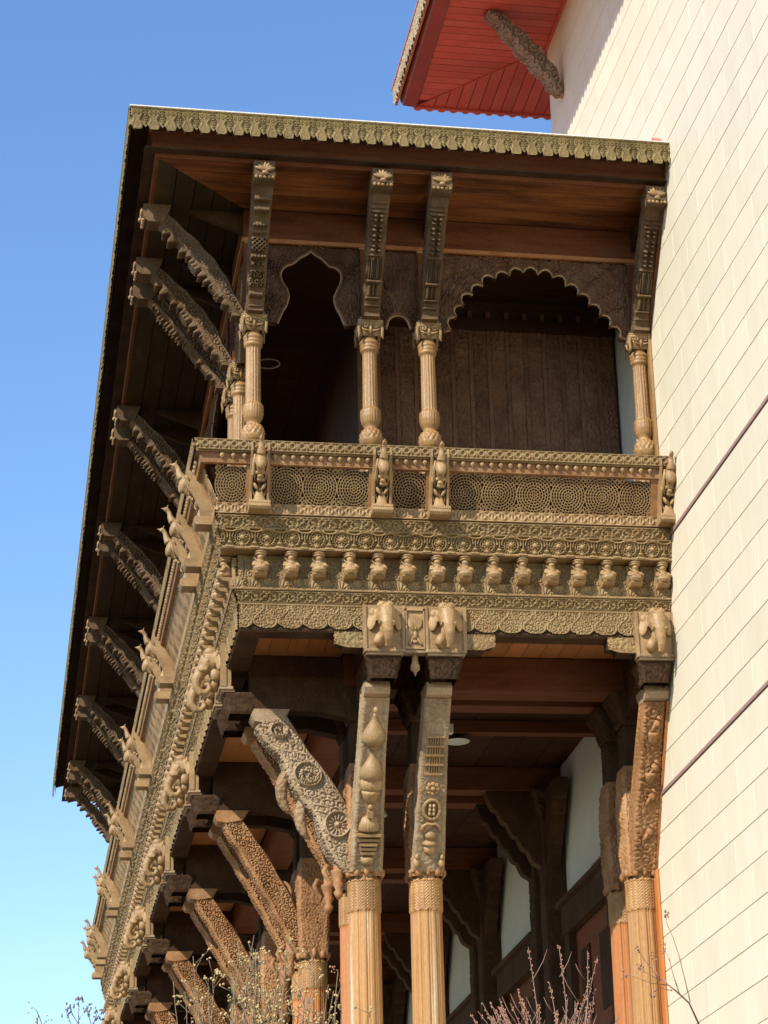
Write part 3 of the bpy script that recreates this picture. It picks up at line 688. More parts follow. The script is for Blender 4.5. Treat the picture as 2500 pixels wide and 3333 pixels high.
dup(st_pet, 'petal-carved bracket against the cream wall', (CX[3] - .005, .52, 0))
dup(st_roll, 'dark lobed bracket on the long side springing from the corner column', (.52, .645, 0), -PI / 2)
for i, y in enumerate(SY): dup(st_pet if i % 2 else st_roll, 'dark eave bracket over the %s long side column behind the corner' % ordn(i), (.52, y, 0), -PI / 2)
# tower strut
ts = thing('tower_bracket', 'weathered carved bracket under the red tower eave at its corner', 'bracket')
f = np.linspace(0, 1, 60); lob = .055 * np.abs(np.sin(f * PI * 4.5 + .3))
Fp = np.stack([-(.04 + .9 * f) - lob * .7, 18.14 + 1.17 * f - lob * .6], 1); D = .08 + .15 * np.sin(PI * np.clip(f * .9 + .12, 0, 1))
Bp = np.stack([np.minimum(Fp[:, 0] + D * .75, .03), Fp[:, 1] + D * .65], 1)
M_grey = wood('grey weathered teak', [(.17, .12, .08), (.26, .20, .13), (.32, .25, .18)], .7, 5, bump=.4, carve=.3)
carved_bar('bracket_body', Fp, Bp, [.10, .17, .19, .19, .17], lambda s, x, L: foliage(s + 0 * x, x + 0 * s, .13, 2), side_fol(.16, 6, False), M_grey, ts, nf=150, nfr=18, nsd=24, amp_f=.05, amp_s=.05)
MB().ell((0, -.02, 18.16), (.05, .05, .06)).obj('tip_boss', M_grey, ts)
ts.location = (5.0, 3.80, 0); ts.rotation_euler = (0, 0, -PI / 2)

# ================================================================== RAILINGS
rosr = [.014, .040, .068, .096, .124, .152, .180, .208, .236]
def rosette_mesh():
    mb = MB(); n = 40
    for R in rosr:
        w_ = .0040; n = max(16, int(R * 300))
        for k in range(n):
            t0, t1 = 2 * PI * k / n, 2 * PI * (k + 1) / n; tm = (t0 + t1) / 2
            if abs(R * math.cos(tm)) > .181 or abs(R * math.sin(tm)) > .183: continue
            P = []
            for t in (t0, t1):
                for r, y in ((R - w_, .002), (R - w_, -.008), (R + w_, -.008), (R + w_, .002)): P.append((r * math.cos(t), y, r * math.sin(t)))
            mb.add(P, [(j, 4 + j, 5 + j, j + 1) for j in range(3)])
    for i in range(len(rosr) - 1):
        m = 6 + 5 * i; rm = (rosr[i] + rosr[i + 1]) / 2
        for k in range(m):
            t = 2 * PI * (k + .5 * (i % 2)) / m
            if abs(rm * math.cos(t)) > .178 or abs(rm * math.sin(t)) > .180: continue
            T = Matrix.Rotation(-t, 4, 'Y'); hw = .0045
            mb.box(rm - .013, rm + .013, -.002, .006, -.0017, .0017, T); mb.box(rm - .0042, rm + .0042, -.009, .006, -.0042, .0042, T)
    for R, cx, cz in ((.026, .155, -.155), (.026, -.155, -.155), (.022, .16, .16), (.022, -.16, .16)):
        P = []
        for k in range(16):
            t = 2 * PI * k / 16
            for r, y in ((R - .004, .006), (R - .004, -.008), (R + .004, -.008), (R + .004, .006)): P.append((cx + r * math.cos(t), y, cz + r * math.sin(t)))
        mb.add(P, [(k * 4 + j, ((k + 1) % 16) * 4 + j, ((k + 1) % 16) * 4 + j + 1, k * 4 + j + 1) for k in range(16) for j in range(3)])
    m = mb.me('jali_rosette'); m.materials.append(M_tan2); return m
ROS = rosette_mesh()
knb = MB(); knb.lathe([(.006, .034), (.012, .03), (.027, .014), (.030, 0), (.027, -.012), (.015, -.022), (.010, -.030), (.004, -.038)], (0, 0, 0), 12, fl=.12, nfl=12); KN = knb.me('knob'); KN.materials.append(M_tan2)
RT, RB = (-.012, 11.425), (.004, 11.312)
PT, PB = (.095, 11.19), (.245, 10.825)
slant = math.atan2(PB[0] - PT[0], PT[1] - PB[1])
def railing(face, posts, end):
    t = thing('carved_railing', {'end': 'carved railing of the short end with pierced circle panels facing the viewer', 'side': 'carved slanting railing of the long side receding down to the left'}[face], 'railing')
    band(face, 'handrail_band', RT, RB, lambda u, v, H: loops(u, v, H, .098), .022, t, M_tan)
    core(face, 'handrail', [(RT[0] + .012, RT[1] + .004), (RB[0] + .008, RB[1] - .012), (.25, RB[1] - .012), (.25, RT[1] + .004)], t, M_tan2)
    core(face, 'under_rail', [(.045, 11.298), (.055, 11.215), (.06, 11.195), (.10, 11.19), (.16, 11.298)], t, M_struto)
    core(face, 'shade_board', [(PT[0] + .075, 11.20), (PB[0] + .075, PB[1] - .02), (PB[0] + .11, PB[1] - .02), (PT[0] + .11, 11.20)], t, M_dark)  # added dark board, stands in for the shaded gallery behind the piercings
    band(face, 'sill_band', (.232, 10.828), (.234, 10.715), lambda u, v, H: ovals(u, v, H, .106), .018, t, M_tan2)
    core(face, 'sill_rail', [(.236, 10.832), (.262, 10.70), (.45, 10.70), (.45, 10.832)], t, M_tan2)
    # panels between posts: frame stiles, rosettes
    zc = (PT[1] + PB[1]) / 2; sc = (PT[0] + PB[0]) / 2 + .012
    rz = 0 if face == 'end' else -PI / 2
    def put(me, name, a, s, z, tilt=True, sx=1.0):
        o = bpy.data.objects.new(name, me); COL.objects.link(o); o.parent = t
        o.location = (a, s, z) if face == 'end' else (s, a, z)
        Rm = Matrix.Rotation(rz, 3, 'Z') @ Matrix.Rotation(slant if tilt else 0, 3, 'X'); o.rotation_euler = Rm.to_euler(); o.scale = (sx, 1, 1.06 if tilt else 1); return o
    for p, q in zip(posts[:-1], posts[1:]):
        a0 = p + (.10 if p > .3 else .0); a1 = q - .10; n = max(1, round((a1 - a0) / .372)); step = (a1 - a0) / n
        if n == 1 and a1 - a0 > .40: pass
        for k in range(n): put(ROS, 'jali_rosette', a0 + (k + .5) * step, sc, zc, True, step / .365)
        m = max(2, round((a1 - a0) / .098))
        for k in range(m): put(KN, 'knob', a0 + (k + .5) * (a1 - a0) / m, .034, 11.268, False)
    for p in posts:
        if p > .3 and p < end - .06:
            mb = MB(); T = Matrix.Translation(Vector((p, sc, zc)) if face == 'end' else Vector((sc, p, zc))) @ Matrix.Rotation(rz, 4, 'Z') @ Matrix.Rotation(slant, 4, 'X')
            mb.box(-.125, .125, -.02, .05, -.24, .215, T); mb.obj('post_stile', M_struto, t)
    if face == 'end':
        mb = MB(); T = Matrix.Translation(Vector((4.985, sc, zc))) @ Matrix.Rotation(slant, 4, 'X'); mb.box(-.012, .012, -.02, .05, -.24, .215, T); mb.obj('post_stile', M_struto, t)
    return t
EP = [.215, .655, 1.905, 2.50, 4.90]
SP = [.215, .655] + [y for p in PAIRS for y in p] + [24.25]
railing('end', EP, W); railing('side', SP, LEN)

# ---------------- bird brackets on the rail posts
def bird_bracket(label):
    t = thing('bird_bracket', label, 'bracket', group='carved birds perched on the railing posts')
    def sl(z): return (11.425 - z) / .6 * .235    # s of the slanted plane at height z
    mb = MB(); mb.prof([(-.03, 11.40), (-.045, 11.31), (-.01, 11.22), (.02, 11.10), (.015, 11.05), (.09, 10.90), (.10, 10.80), (.26, 10.80), (.05, 11.42)], -.095, -.075, 'x')
    mb.prof([(-.03, 11.40), (-.045, 11.31), (-.01, 11.22), (.02, 11.10), (.015, 11.05), (.09, 10.90), (.10, 10.80), (.26, 10.80), (.05, 11.42)], .075, .095, 'x')
    mb.prof([(.0, 11.435), (sl(10.8) - .03, 10.79), (sl(10.8) + .03, 10.79), (.05, 11.435)], -.08, .08, 'x'); mb.obj('back_plate', M_tan2, t)
    b = MB(); b.ell((0, -.045, 11.235), (.062, .062, .115), 14, 10, Matrix.Rotation(-.35, 3, 'X'))
    b.tube([(0, -.075, 11.30), (0, -.105, 11.36), (0, -.115, 11.41), (0, -.135, 11.44)], [.05, .034, .026, .026], 10)
    b.ell((0, -.15, 11.452), (.027, .034, .027), 10, 8); b.tube([(0, -.17, 11.455), (0, -.20, 11.462), (0, -.215, 11.45)], [.014, .009, .003], 6)
    b.tube([(0, -.14, 11.47), (0, -.135, 11.50), (0, -.12, 11.515)], [.01, .008, .004], 6)
    b.tube([(0, -.03, 11.17), (0, .03, 11.10), (0, .075, 11.03)], [.05, .03, .014], 8)
    bo = link('bird', blob(b, 'bird', .0085, 2), M_tan2, t); bo.scale = (1.0, .98, .96); bo.location = (0, -.01, .40)
    mb = MB()
    for sx in (-1, 1):
        for k in range(4): mb.tube([(sx * .058, -.06 + .02 * k, 11.30 - .02 * k), (sx * .072, -.035 + .02 * k, 11.20 - .02 * k), (sx * .05, .01 + .014 * k, 11.09 - .015 * k)], [.012, .016, .004], 6)
    mb.obj('wing', M_tan2, bo)
    mb = MB(); mb.tube([(-.05, -.0, 11.075), (.05, -.0, 11.075)], .022, 10); mb.tube([(-.03, .03, 11.01), (.045, .03, 11.01)], .02, 8); mb.ell((0, .02, 11.04), (.035, .04, .03)); mb.obj('perch', M_tan2, t)
    mb = MB(); mb.lathe([(.012, 11.0), (.03, 10.985), (.02, 10.96), (.036, 10.945), (.026, 10.93), (.045, 10.91), (.055, 10.87), (.075, 10.815), (.085, 10.80)], (0, .13, 0), 16, fl=.12, nfl=12); mb.obj('bell_skirt', M_tan2, t)
    mb = MB()
    for sx in (-1, 1):
        mb.ell((sx * .042, .075, 10.955), (.018, .03, .05), 8, 8, Matrix.Rotation(sx * .5, 3, 'Y')); mb.ell((sx * .058, .12, 10.90), (.014, .02, .05), 8, 8, Matrix.Rotation(sx * .25, 3, 'Y'))
    mb.obj('leaf_pair', M_tan2, t)
    mb = MB(); mb.prof([(.045, 10.80), (.04, 10.735), (.06, 10.71), (.24, 10.71), (.24, 10.80)], -.107, .107, 'x'); mb.obj('base_block', M_tan2, t)
    mb = MB()
    for k in range(9): mb.ell((-.092 + k * .023, .042, 10.775), (.008, .008, .008), 6, 4)
    mb.obj('bead_row', M_tan2, t); nest(t, 'bead_row', 'base_block')
    return t
BB = bird_bracket('carved bird on the first railing post right of the balcony corner')
BB.location = (EP[1], 0, 0)
dup(BB, 'carved bird on the left post of the middle railing pair', (EP[2], 0, 0)); dup(BB, 'carved bird on the right post of the middle railing pair', (EP[3], 0, 0))
dup(BB, 'carved bird on the railing post touching the cream wall', (EP[4] + .045, 0, 0))
for i, y in enumerate(SP[1:]): dup(BB, 'carved bird jutting from the long side railing, %s from the corner' % ordn(i), (0, y, 0), -PI / 2)

# ================================================================== FRIEZE AND EDGE BEAM
for face in ('end', 'side'):
    fr = thing('carved_frieze', {'end': 'stack of carved wooden bands under the railing of the short end', 'side': 'stack of carved wooden bands under the long side railing'}[face], 'frieze')
    band(face, 'vine_band', (.234, 10.70), (.277, 10.580), lambda u, v, H: np.maximum(scroll(u, v, H, .11), .8 * beads(u, v - .06 * H, .12 * H, .022) * (v < .2 * H)), .026, fr, M_tan)
    band(face, 'crown_band', (.262, 10.577), (.318, 10.378), lambda u, v, H: lace(u, v, H, .252), .046, fr, M_tan, base=-.016)
    band(face, 'ledge_bead', (.30, 10.392), (.30, 10.366), lambda u, v, H: beads(u, v, H, .02), .008, fr, M_tan2)
    core(face, 'upper_body', [(.245, 10.70), (.262, 10.70), (.30, 10.58), (.336, 10.39), (.304, 10.388), (.304, 10.366), (.62, 10.366), (.62, 10.72), (.262, 10.71)][1:], fr, M_tan2)
    band(face, 'panel_band', (.478, 10.358), (.472, 10.095), lambda u, v, H: np.where((np.abs(per(u, .303, .693)) > .06) & (np.abs(per(u, .303, .693)) < .145) & (v < .82 * H), foliage(u, v, .07, 7), 0) + np.maximum(sm((np.abs(per(u, .303, .693)) - .062) / .007), 0) * .8, .024, fr, M_tan)
    band(face, 'acanthus_band', (.415, 10.095), (.437, 9.992), lambda u, v, H: acanth(u, v, H, .1515), .034, fr, M_tan)
    band(face, 'lower_bead', (.412, 9.994), (.416, 9.972), lambda u, v, H: beads(u, v, H, .02), .007, fr, M_tan2)
    band(face, 'ring_vine_band', (.440, 9.972), (.490, 9.862), lambda u, v, H: scroll(u, v, H, .093), .028, fr, M_tan)
    core(face, 'lower_body', [(.495, 10.366), (.49, 10.092), (.425, 10.092), (.445, 9.995), (.42, 9.99), (.424, 9.974), (.452, 9.972), (.50, 9.86), (.62, 9.86), (.62, 10.366)], fr, M_tan2)
    bm = thing('edge_beam', {'end': 'carved edge beam with a scalloped lower border along the short end', 'side': 'carved edge beam along the long side above the lower brackets'}[face], 'beam')
    band(face, 'upper_bead', (.478, 9.866), (.478, 9.842), lambda u, v, H: beads(u, v, H, .02), .008, bm, M_tan2)
    band(face, 'ogee_carving', (.487, 9.842), (.493, 9.590), lambda u, v, H: ogee(u, v, H, .252), .026, bm, M_tan, edge=lambda a: .0 + .045 * (np.clip(np.abs(per(a, .252)) / .126, 0, 1) ** 3))
    core(face, 'beam_body', [(.498, 9.860), (.502, 9.56), (.72, 9.56), (.72, 9.860)], bm, M_dark)
    band(face, 'lower_bead', (.497, 9.60), (.500, 9.565), lambda u, v, H: beads(u, v, H, .03), .010, bm, M_dark)

# ---------------- figurines in the frieze
def figurine(label):
    t = thing('figurine', label, 'figurine', group='small carved musicians lined up in the frieze', scale=(1.3, 1.45, 1))
    b = MB()
    b.ell((0, -.070, 10.225), (.042, .038, .055), 12, 8); b.ell((0, -.082, 10.165), (.054, .052, .052), 12, 8)
    for k in range(7): a = -1.2 + .4 * k; b.tube([(.040 * math.sin(a), -.082 - .038 * math.cos(a), 10.21), (.058 * math.sin(a), -.082 - .055 * math.cos(a), 10.165), (.045 * math.sin(a), -.082 - .042 * math.cos(a), 10.125)], [.005, .009, .005], 5)
    b.ell((0, -.083, 10.292), (.028, .03, .034), 10, 8); b.tube([(0, -.08, 10.25), (0, -.08, 10.28)], .02, 8)
    for sx in (-1, 1): b.tube([(sx * .042, -.075, 10.245), (sx * .058, -.10, 10.20), (sx * .02, -.125, 10.195)], [.018, .016, .013], 8)
    b.tube([(-.03, -.12, 10.17), (.0, -.125, 10.20), (-.055, -.10, 10.285)], [.014, .01, .007], 6)
    b.ell((0, -.095, 10.288), (.006, .024, .008), 6, 6)
    link('body', blob(b, 'body', .008, 2), M_tan2, t)
    mb = MB(); mb.lathe([(.03, 10.308), (.048, 10.318), (.050, 10.325), (.034, 10.332), (.052, 10.342), (.055, 10.352), (.04, 10.36)], (0, -.07, 0), 14, fl=.08, nfl=8); mb.obj('hat', M_tan2, t); nest(t, 'hat', 'body')
    mb = MB(); mb.prof([(-.115, 10.118), (-.09, 10.095), (-.02, 10.085), (.0, 10.13), (-.11, 10.13)], -.048, .048, 'x'); mb.obj('corbel', M_tan2, t)
    mb = MB(); mb.box(-.052, .052, -.03, 0, 10.12, 10.34); mb.obj('back_post', M_tan2, t)
    return t
FG = figurine('first small hatted figurine from the corner on the short end frieze'); FG.location = (.693, .468, 0)
for i in range(1, 15): dup(FG, 'small hatted figurine in the short end frieze, %s from the left' % ordn(i), (.693 + .3005 * i, .468, 0), random.uniform(-.09, .09))
for i in range(78): dup(FG, 'small figurine in the long side frieze, %s from the corner' % ordn(i), (.468, .58 + .31 * i, 0), -PI / 2)

# ================================================================== ELEPHANTS
def elephant(label, curled):
    t = thing('elephant_head', label, 'elephant head', group='carved elephant heads on the edge beam')
    b = MB()
    b.ell((0, -.07, 9.725), (.096, .12, .125)); b.ell((-.036, -.10, 9.80), (.056, .07, .052)); b.ell((.036, -.10, 9.80), (.056, .07, .052)); b.ell((0, -.12, 9.755), (.07, .065, .075))
    b.tube([(0, -.12, 9.74), (0, -.15, 9.66), (0, -.165, 9.60)], [.088, .082, .068], 14); b.ell((0, -.05, 9.56), (.058, .07, .075))
    if curled:
        b.tube([(0, -.15, 9.65), (0, -.205, 9.58), (0, -.245, 9.50), (0, -.245, 9.42), (0, -.20, 9.365), (0, -.14, 9.365), (0, -.105, 9.41), (0, -.125, 9.455), (0, -.165, 9.45)], [.078, .066, .056, .048, .042, .036, .031, .026, .02], 12)
    else:
        b.tube([(0, -.15, 9.66), (.0, -.185, 9.58), (.008, -.19, 9.50), (.012, -.17, 9.43), (.012, -.145, 9.385), (.0, -.13, 9.36)], [.078, .066, .052, .040, .030, .022], 12)
    for sx in (-1, 1):
        b.ell((sx * .132, -.03, 9.665), (.052, .014, .105), 14, 10, Matrix.Rotation(sx * .45, 3, 'Z') @ Matrix.Rotation(-sx * .18, 3, 'Y'))
        b.ell((sx * .112, -.04, 9.755), (.05, .018, .045), 10, 8)
        b.tube([(sx * .055, -.14, 9.60), (sx * .075, -.20, 9.585), (sx * .072, -.24, 9.605)], [.026, .018, .008], 8)
        b.ell((sx * .078, -.135, 9.69), (.016, .018, .013), 8, 6)
    link('head', blob(b, 'head', .008, 4), M_tan2, t)
    mb = MB()
    for sx in (-1, 1):
        for k in range(9): q = k / 8; mb.ell((sx * (.012 + .066 * math.sin(PI * q)), -.175 - .012 * math.sin(PI * q) + .05 * abs(q - .35), 9.83 - .16 * q), (.006, .008, .006), 6, 4)
    mb.obj('forehead_beads', M_tan2, t)
    mb = MB(); mb.lathe([(.03, -.08), (.055, -.06), (.062, 0), (.05, .05)], (-.055, -.055, 9.47), 14, fl=.1, nfl=20, T=Matrix.Rotation(.5, 3, 'Y')); mb.obj('jaw_ornament', M_tan2, t)
    mb = MB(); mb.box(-.205, .205, .0, .10, 9.375, 9.842); mb.obj('back_plate', M_tan2, t)
    mb = MB()
    mb = None
    for sx in (-1, 1):
        mb = MB(); mb.box(sx * .20 - .018, sx * .20 + .018, -.012, .05, 9.375, 9.842)
        for k in range(18): mb.ell((sx * .176, -.001, 9.40 + k * .0245), (.012, .008, .012), 6, 4)
        mb.obj('rope_border', M_tan2, t)
    mb = MB()
    mb.box(-.21, .21, -.02, .12, 9.345, 9.374); mb.box(-.19, .19, .0, .14, 9.32, 9.344); mb.obj('base_moulding', M_strut, t)
    mb = MB()
    for k in range(15): mb.box(-.19 + k * .026, -.178 + k * .026, -.026, 0, 9.352, 9.368)
    mb.obj('dentils', M_tan2, t); nest(t, 'dentils', 'base_moulding'); nest(t, 'rope_border', 'back_plate'); nest(t, 'forehead_beads', 'head'); nest(t, 'jaw_ornament', 'head')
    square_block('under_capital', 0, 9.10, 9.32, .25, .36, .02, .09, M_dark, t, 5, n=20, zpts=14, yc=.22)
    return t
EL = elephant('left elephant head of the pair in the middle of the short end beam', False); EL.location = (1.955, .435, 0)
dup(EL, 'right elephant head of the pair in the middle of the short end beam', (2.585, .435, 0))
dup(EL, 'lone elephant head on the beam against the cream wall', (4.80, .435, 0))
EC = elephant('curl-trunked elephant head on the long side beam, first from the corner', True); EC.location = (.435, SY[0] + .06, 0); EC.rotation_euler = (0, 0, -PI / 2)
for i, y in enumerate(SY[1:-1]): dup(EC, 'curl-trunked elephant head on the long side beam, %s from the corner' % ordn(i + 1), (.435, y + .06, 0), -PI / 2)
# peacock panel between the two end elephants
pk = thing('peacock_panel', 'narrow carved panel with a displayed peacock between the two elephant heads', 'panel', (2.27, .435, 0))
MB().box(-.108, .108, .012, .1, 9.375, 9.842).obj('panel_ground', M_tan2, pk)
mb = MB()
for a, b, c, d in ((-.105, -.085, 9.4, 9.81), (.085, .105, 9.4, 9.81), (-.105, .105, 9.38, 9.40), (-.105, .105, 9.79, 9.81)): mb.box(a, b, -.012, .014, c, d)
mb.obj('panel_frame', M_tan2, pk)
mb = MB()
for k in range(15):
    a = -2.0 + 4.0 * k / 14; mb.tube([(0, .004, 9.56), (.072 * math.sin(a), 0, 9.60 + .15 * math.cos(a * .62) - .01)], [.004, .011], 6)
mb.ell((0, -.005, 9.53), (.022, .02, .045)); mb.ell((.004, -.01, 9.60), (.011, .012, .02)); mb.ell((0, -.002, 9.46), (.03, .012, .02))
for sx in (-1, 1): mb.tube([(sx * .02, 0, 9.50), (sx * .055, 0, 9.44), (sx * .06, 0, 9.42)], [.012, .016, .006], 6)
mb.obj('peacock', M_tan2, pk)
MB().box(-.108, .108, -.0, .12, 9.345, 9.374).obj('base_moulding', M_strut, pk)
# hanging bud
pb = thing('hanging_bud', 'small pale carved bud hanging below the peacock panel', 'finial', (2.275, .52, 0))
mb = MB(); mb.lathe([(.012, 9.36), (.03, 9.33), (.034, 9.27), (.05, 9.22), (.048, 9.185), (.02, 9.165), (.012, 9.14), (.004, 9.12)], (0, 0, 0), 16, fl=.05, nfl=8); mb.obj('bud', M_tan2, pb)
# scrolled corbel wings
def wing(label, x, sg):
    t = thing('scroll_corbel', label, 'corbel', (x, .47, 0), 0, 'scrolled corbels below the edge beam')
    n = 24; X, Z = np.meshgrid(np.linspace(0, 1, n), np.linspace(0, 1, 14), indexing='ij')
    top = 9.555; dep = .165 - .10 * np.clip(X - .55, 0, 1) ** 1.2
    xx = sg * X * .30; zz = top - Z * dep; h = foliage(xx + 3, zz, .07, 8) * .022
    P = np.stack([xx, -.01 - h, zz], -1); link('scroll_face', mesh_np('scroll_face', P, gridfaces(n, 14, flip=sg > 0)), M_tan, t)
    mb = MB(); x0, x1 = sorted((0, sg * .29)); mb.box(x0, x1, -.008, .2, 9.45, 9.555); x0, x1 = sorted((0, sg * .2)); mb.box(x0, x1, -.007, .2, 9.395, 9.45); mb.obj('scroll_body', M_dark, t)
    mb = MB(); mb.tube([(sg * (.27 + .028 * math.cos(a) * (1 - a / 14)), -.02, 9.50 + .03 * math.sin(a) * (1 - a / 14)) for a in np.linspace(0, 9, 26)], .010, 6); mb.obj('volute', M_tan2, t)
    return t
wing('scrolled corbel left of the middle elephant pair', 1.745, -1); wing('scrolled corbel right of the middle elephant pair', 2.80, 1); wing('scrolled corbel left of the wall elephant', 4.59, -1)

# ================================================================== LOWER GALLERY
LC = thing('lower_ceiling', 'orange boarded ceiling of the lower gallery between dark beams', 'ceiling')
x = .72
while x < 4.98:
    x1 = min(x + .195, 4.985); MB().box(x, x1 - .006, .72, 1.72, 9.74 + random.uniform(0, .003), 9.765).obj('coffer_board', M_ceil2, LC); x += .195
y = 1.73
while y < 24.0:
    MB().box(.72, 1.70, y, y + .5 - .006, 9.74 + random.uniform(0, .003), 9.765).obj('coffer_board', M_ceil2, LC); y += .5
for i in range(8):
    MB().box(2.09 + i * .363, 2.447 + i * .363, 2.1, 24.3, 9.70, 9.73).obj('inner_board', M_darks, LC)
mb = MB(); mb.prism([(.63, .63), (4.99, .63), (4.99, 24.3), (.63, 24.3)], 9.80, 10.7); mb.obj('floor_slab', M_dark, LC)
lb = thing('gallery_beams', 'grid of dark rust-brown beams under the lower ceiling', 'beam')
MB().box(1.72, 4.985, 1.72, 2.06, 9.36, 9.73).obj('beam', M_rust, lb)
MB().box(1.72, 2.06, 2.064, 24.3, 9.36, 9.73).obj('beam', M_rust, lb)
for i, y in enumerate(SY[1:-1]):
    MB().box(2.064, 4.985, y - .13, y + .13, 9.40, 9.69).obj('beam', M_rust, lb)
MB().box(2.06, 4.985, 3.9, 4.05, 9.55, 9.69).obj('beam', M_rust, lb)
for y in SY[:-1]: MB().box(.72, 1.715, y - .09, y + .09, 9.50, 9.735).obj('tie_beam', M_dark, lb)
for x in (1.9, 2.53, 4.86): MB().box(x - .09, x + .09, .72, 1.715, 9.50, 9.735).obj('tie_beam', M_dark, lb)

def fl_low(T, Z, R):
    d = -.016 * np.exp(-(per(T, 2 * PI / 12) / .055) ** 2) - .011 * np.exp(-((per(T, 2 * PI / 12, .15)) / .04) ** 2)
    c = (Z > 7.02) & (Z < 7.32)
    return np.where(c, .006 * np.sin(Z * 200 + np.abs(per(T, 2 * PI / 14)) * 40) - .006 * (np.abs(per(T, 2 * PI / 14)) > .2), d)
lprof = [(.20, 4.0), (.20, 4.25), (.17, 4.35), (.172, 5.0), (.166, 6.2), (.163, 7.0), (.166, 7.005), (.172, 7.015), (.170, 7.03), (.169, 7.31), (.178, 7.32), (.176, 7.335), (.16, 7.34), (.16, 7.36)]
def lower_column(label, mat):
    t = thing('lower_column', label, 'column', group='stout columns of the lower gallery')
    lathe_np('shaft', [p for p in lprof if p[1] <= 7.006], 160, fl_low, mat, t, .03)
    lathe_np('chevron_collar', [p for p in lprof if p[1] >= 7.005], 140, fl_low, M_collar, t, .006)
    square_block('carved_block', 0, 7.36, 8.55, .31, .30, .022, .08, M_struto, t, 3, n=40, zpts=110, bulge=.022)
    square_block('upper_post', 0, 8.553, 9.0, .25, .25, .01, .12, M_dark, t, 5, n=18, zpts=30)
    square_block('capital', 0, 9.003, 9.355, .27, .50, .03, .11, M_dark, t, 6, n=24, zpts=20)
    mb = MB()
    for k in range(4):
        a = k * PI / 2; c, s = math.cos(a), math.sin(a)
        for q in (-1, 1):
            mb.ell((c * .17 - s * q * .10, s * .17 + c * q * .10, 7.40), (.035, .035, .05), 8, 6)
        mb.ell((c * .18, s * .18, 7.42), (.03, .03, .06), 8, 6)
    mb.obj('foot_bosses', M_struto, t)
    mb = MB(); mb.box(-.24, .24, -.24, .24, 9.33, 9.356); mb.obj('abacus', M_dark, t)
    return t
LX = [1.915, 2.555, 4.86]; LY = 1.87
K0 = lower_column('pale fluted lower column at the inner corner, left of the central pair', M_low); K0.location = (LX[0], LY, 0)
dup(K0, 'pale fluted lower column, right one of the central pair', (LX[1], LY, 0), .5 * PI)
dup(K0, 'orange fluted lower column in front, beside the cream wall', (LX[2], LY, 0), PI)
K1 = lower_column('orange lower column close behind the inner corner column', M_lowo); K1.location = (LX[0], 2.52, 0)
dup(K1, 'orange lower column behind the one beside the cream wall', (LX[2] - .03, 2.52, 0), 0)
for i, y in enumerate(SY[2:-1]): dup(K1, 'orange lower column of the long side row, %s from the inner corner' % ordn(i + 2), (1.9, y, 0), (i % 4) * PI / 2)
# ---------------- lower struts
def low_paths(n=50, lob=0.0, rise=1.58, run=.88, D0=.16, D1=.28, k=6, z0=7.40):
    f = np.linspace(0, 1, n); Y = -(.015 + run * (.88 * f + .12 * f ** 2)); Z = z0 + rise * f
    l = lob * np.abs(np.sin(f * PI * k)); Fp = np.stack([Y - l * .85, Z - l * .5], 1)
    D = D0 + (D1 - D0) * np.sin(PI * np.clip(f * .85 + .05, 0, 1)); l2 = lob * np.abs(np.sin(f * PI * (k - 1.5) + .6))
    Bp = np.stack([np.minimum(Y + (D + l2) * .87, .06), Z + (D + l2) * .48 * np.clip(f * 4, 0, 1)], 1)
    return Fp, Bp
def top_block(t, mat):
    mb = MB(); mb.prof([(-.98, 9.13), (-1.01, 9.06), (-.97, 9.0), (-.86, 8.98), (-.68, 9.01), (-.60, 9.13)], -.13, .13, 'x'); mb.obj('top_cap', mat, t)
    mb = MB(); mb.prof([(-.95, 9.13), (-1.02, 9.30), (-1.02, 9.50), (.0, 9.50), (.0, 9.06), (-.3, 9.12)], -.085, .085, 'x'); mb.obj('beam_end', M_dark, t)
# A: drop-shaped women and pleats
FpA, BpA = low_paths(D0=.15, D1=.24)
def onA(f, off=0):
    c = arclen(FpA); y = np.interp(f, c, FpA[:, 0]); z = np.interp(f, c, FpA[:, 1]); y2 = np.interp(min(f + .02, 1), c, FpA[:, 0]); z2 = np.interp(min(f + .02, 1), c, FpA[:, 1])
    if f > .97: y2 = 2 * y - np.interp(f - .02, c, FpA[:, 0]); z2 = 2 * z - np.interp(f - .02, c, FpA[:, 1])
    d = Vector((0, y2 - y, z2 - z)).normalized(); nrm = Vector((0, -d.z, d.y)); return Vector((0, y, z)) + nrm * off, Matrix((Vector((1, 0, 0)), nrm * -1, d)).transposed()
sa = thing('lower_bracket', 'carved bracket with two drop-shaped figures above the left central column', 'bracket', (LX[0], LY - .165, 0), 0, 'big carved brackets of the lower gallery')
carved_bar('bracket_body', FpA, BpA, [.30, .295, .285, .27, .255, .25, .25], lambda s, x, L: .5 * foliage(s + 0 * x, x + 0 * s, .05, 2) * (np.abs(x) > .085) + .6 * sm((np.abs(x) - .125) / .012), side_fol(.085, 3), M_strut, sa, nf=150, nfr=16, nsd=16)
def lathe_on(t, f, prof, name, mat, fl=.0, nfl=16, sx=1.0, off=0, n=24):
    P, R_ = onA(f, off); mb = MB(); mb.lathe(prof, tuple(P), n, fl=fl, nfl=nfl, T=R_ @ Matrix.Diagonal((sx, 1, 1)).to_3x3()); return mb.obj(name, mat, t)
drop = [(.004, .20), (.020, .19), (.026, .165), (.034, .13), (.072, .08), (.112, .02), (.128, -.04), (.120, -.09), (.08, -.13), (.02, -.148)]
lathe_on(sa, .80, drop, 'drop_figure', M_tan2, .04, 18); lathe_on(sa, .80 - .21, drop, 'drop_figure', M_tan2, .04, 18)
P, _ = onA(.80 - .21 + .125, .03); MB().ell(tuple(P), (.034, .034, .034)).obj('round_knob', M_tan2, sa)
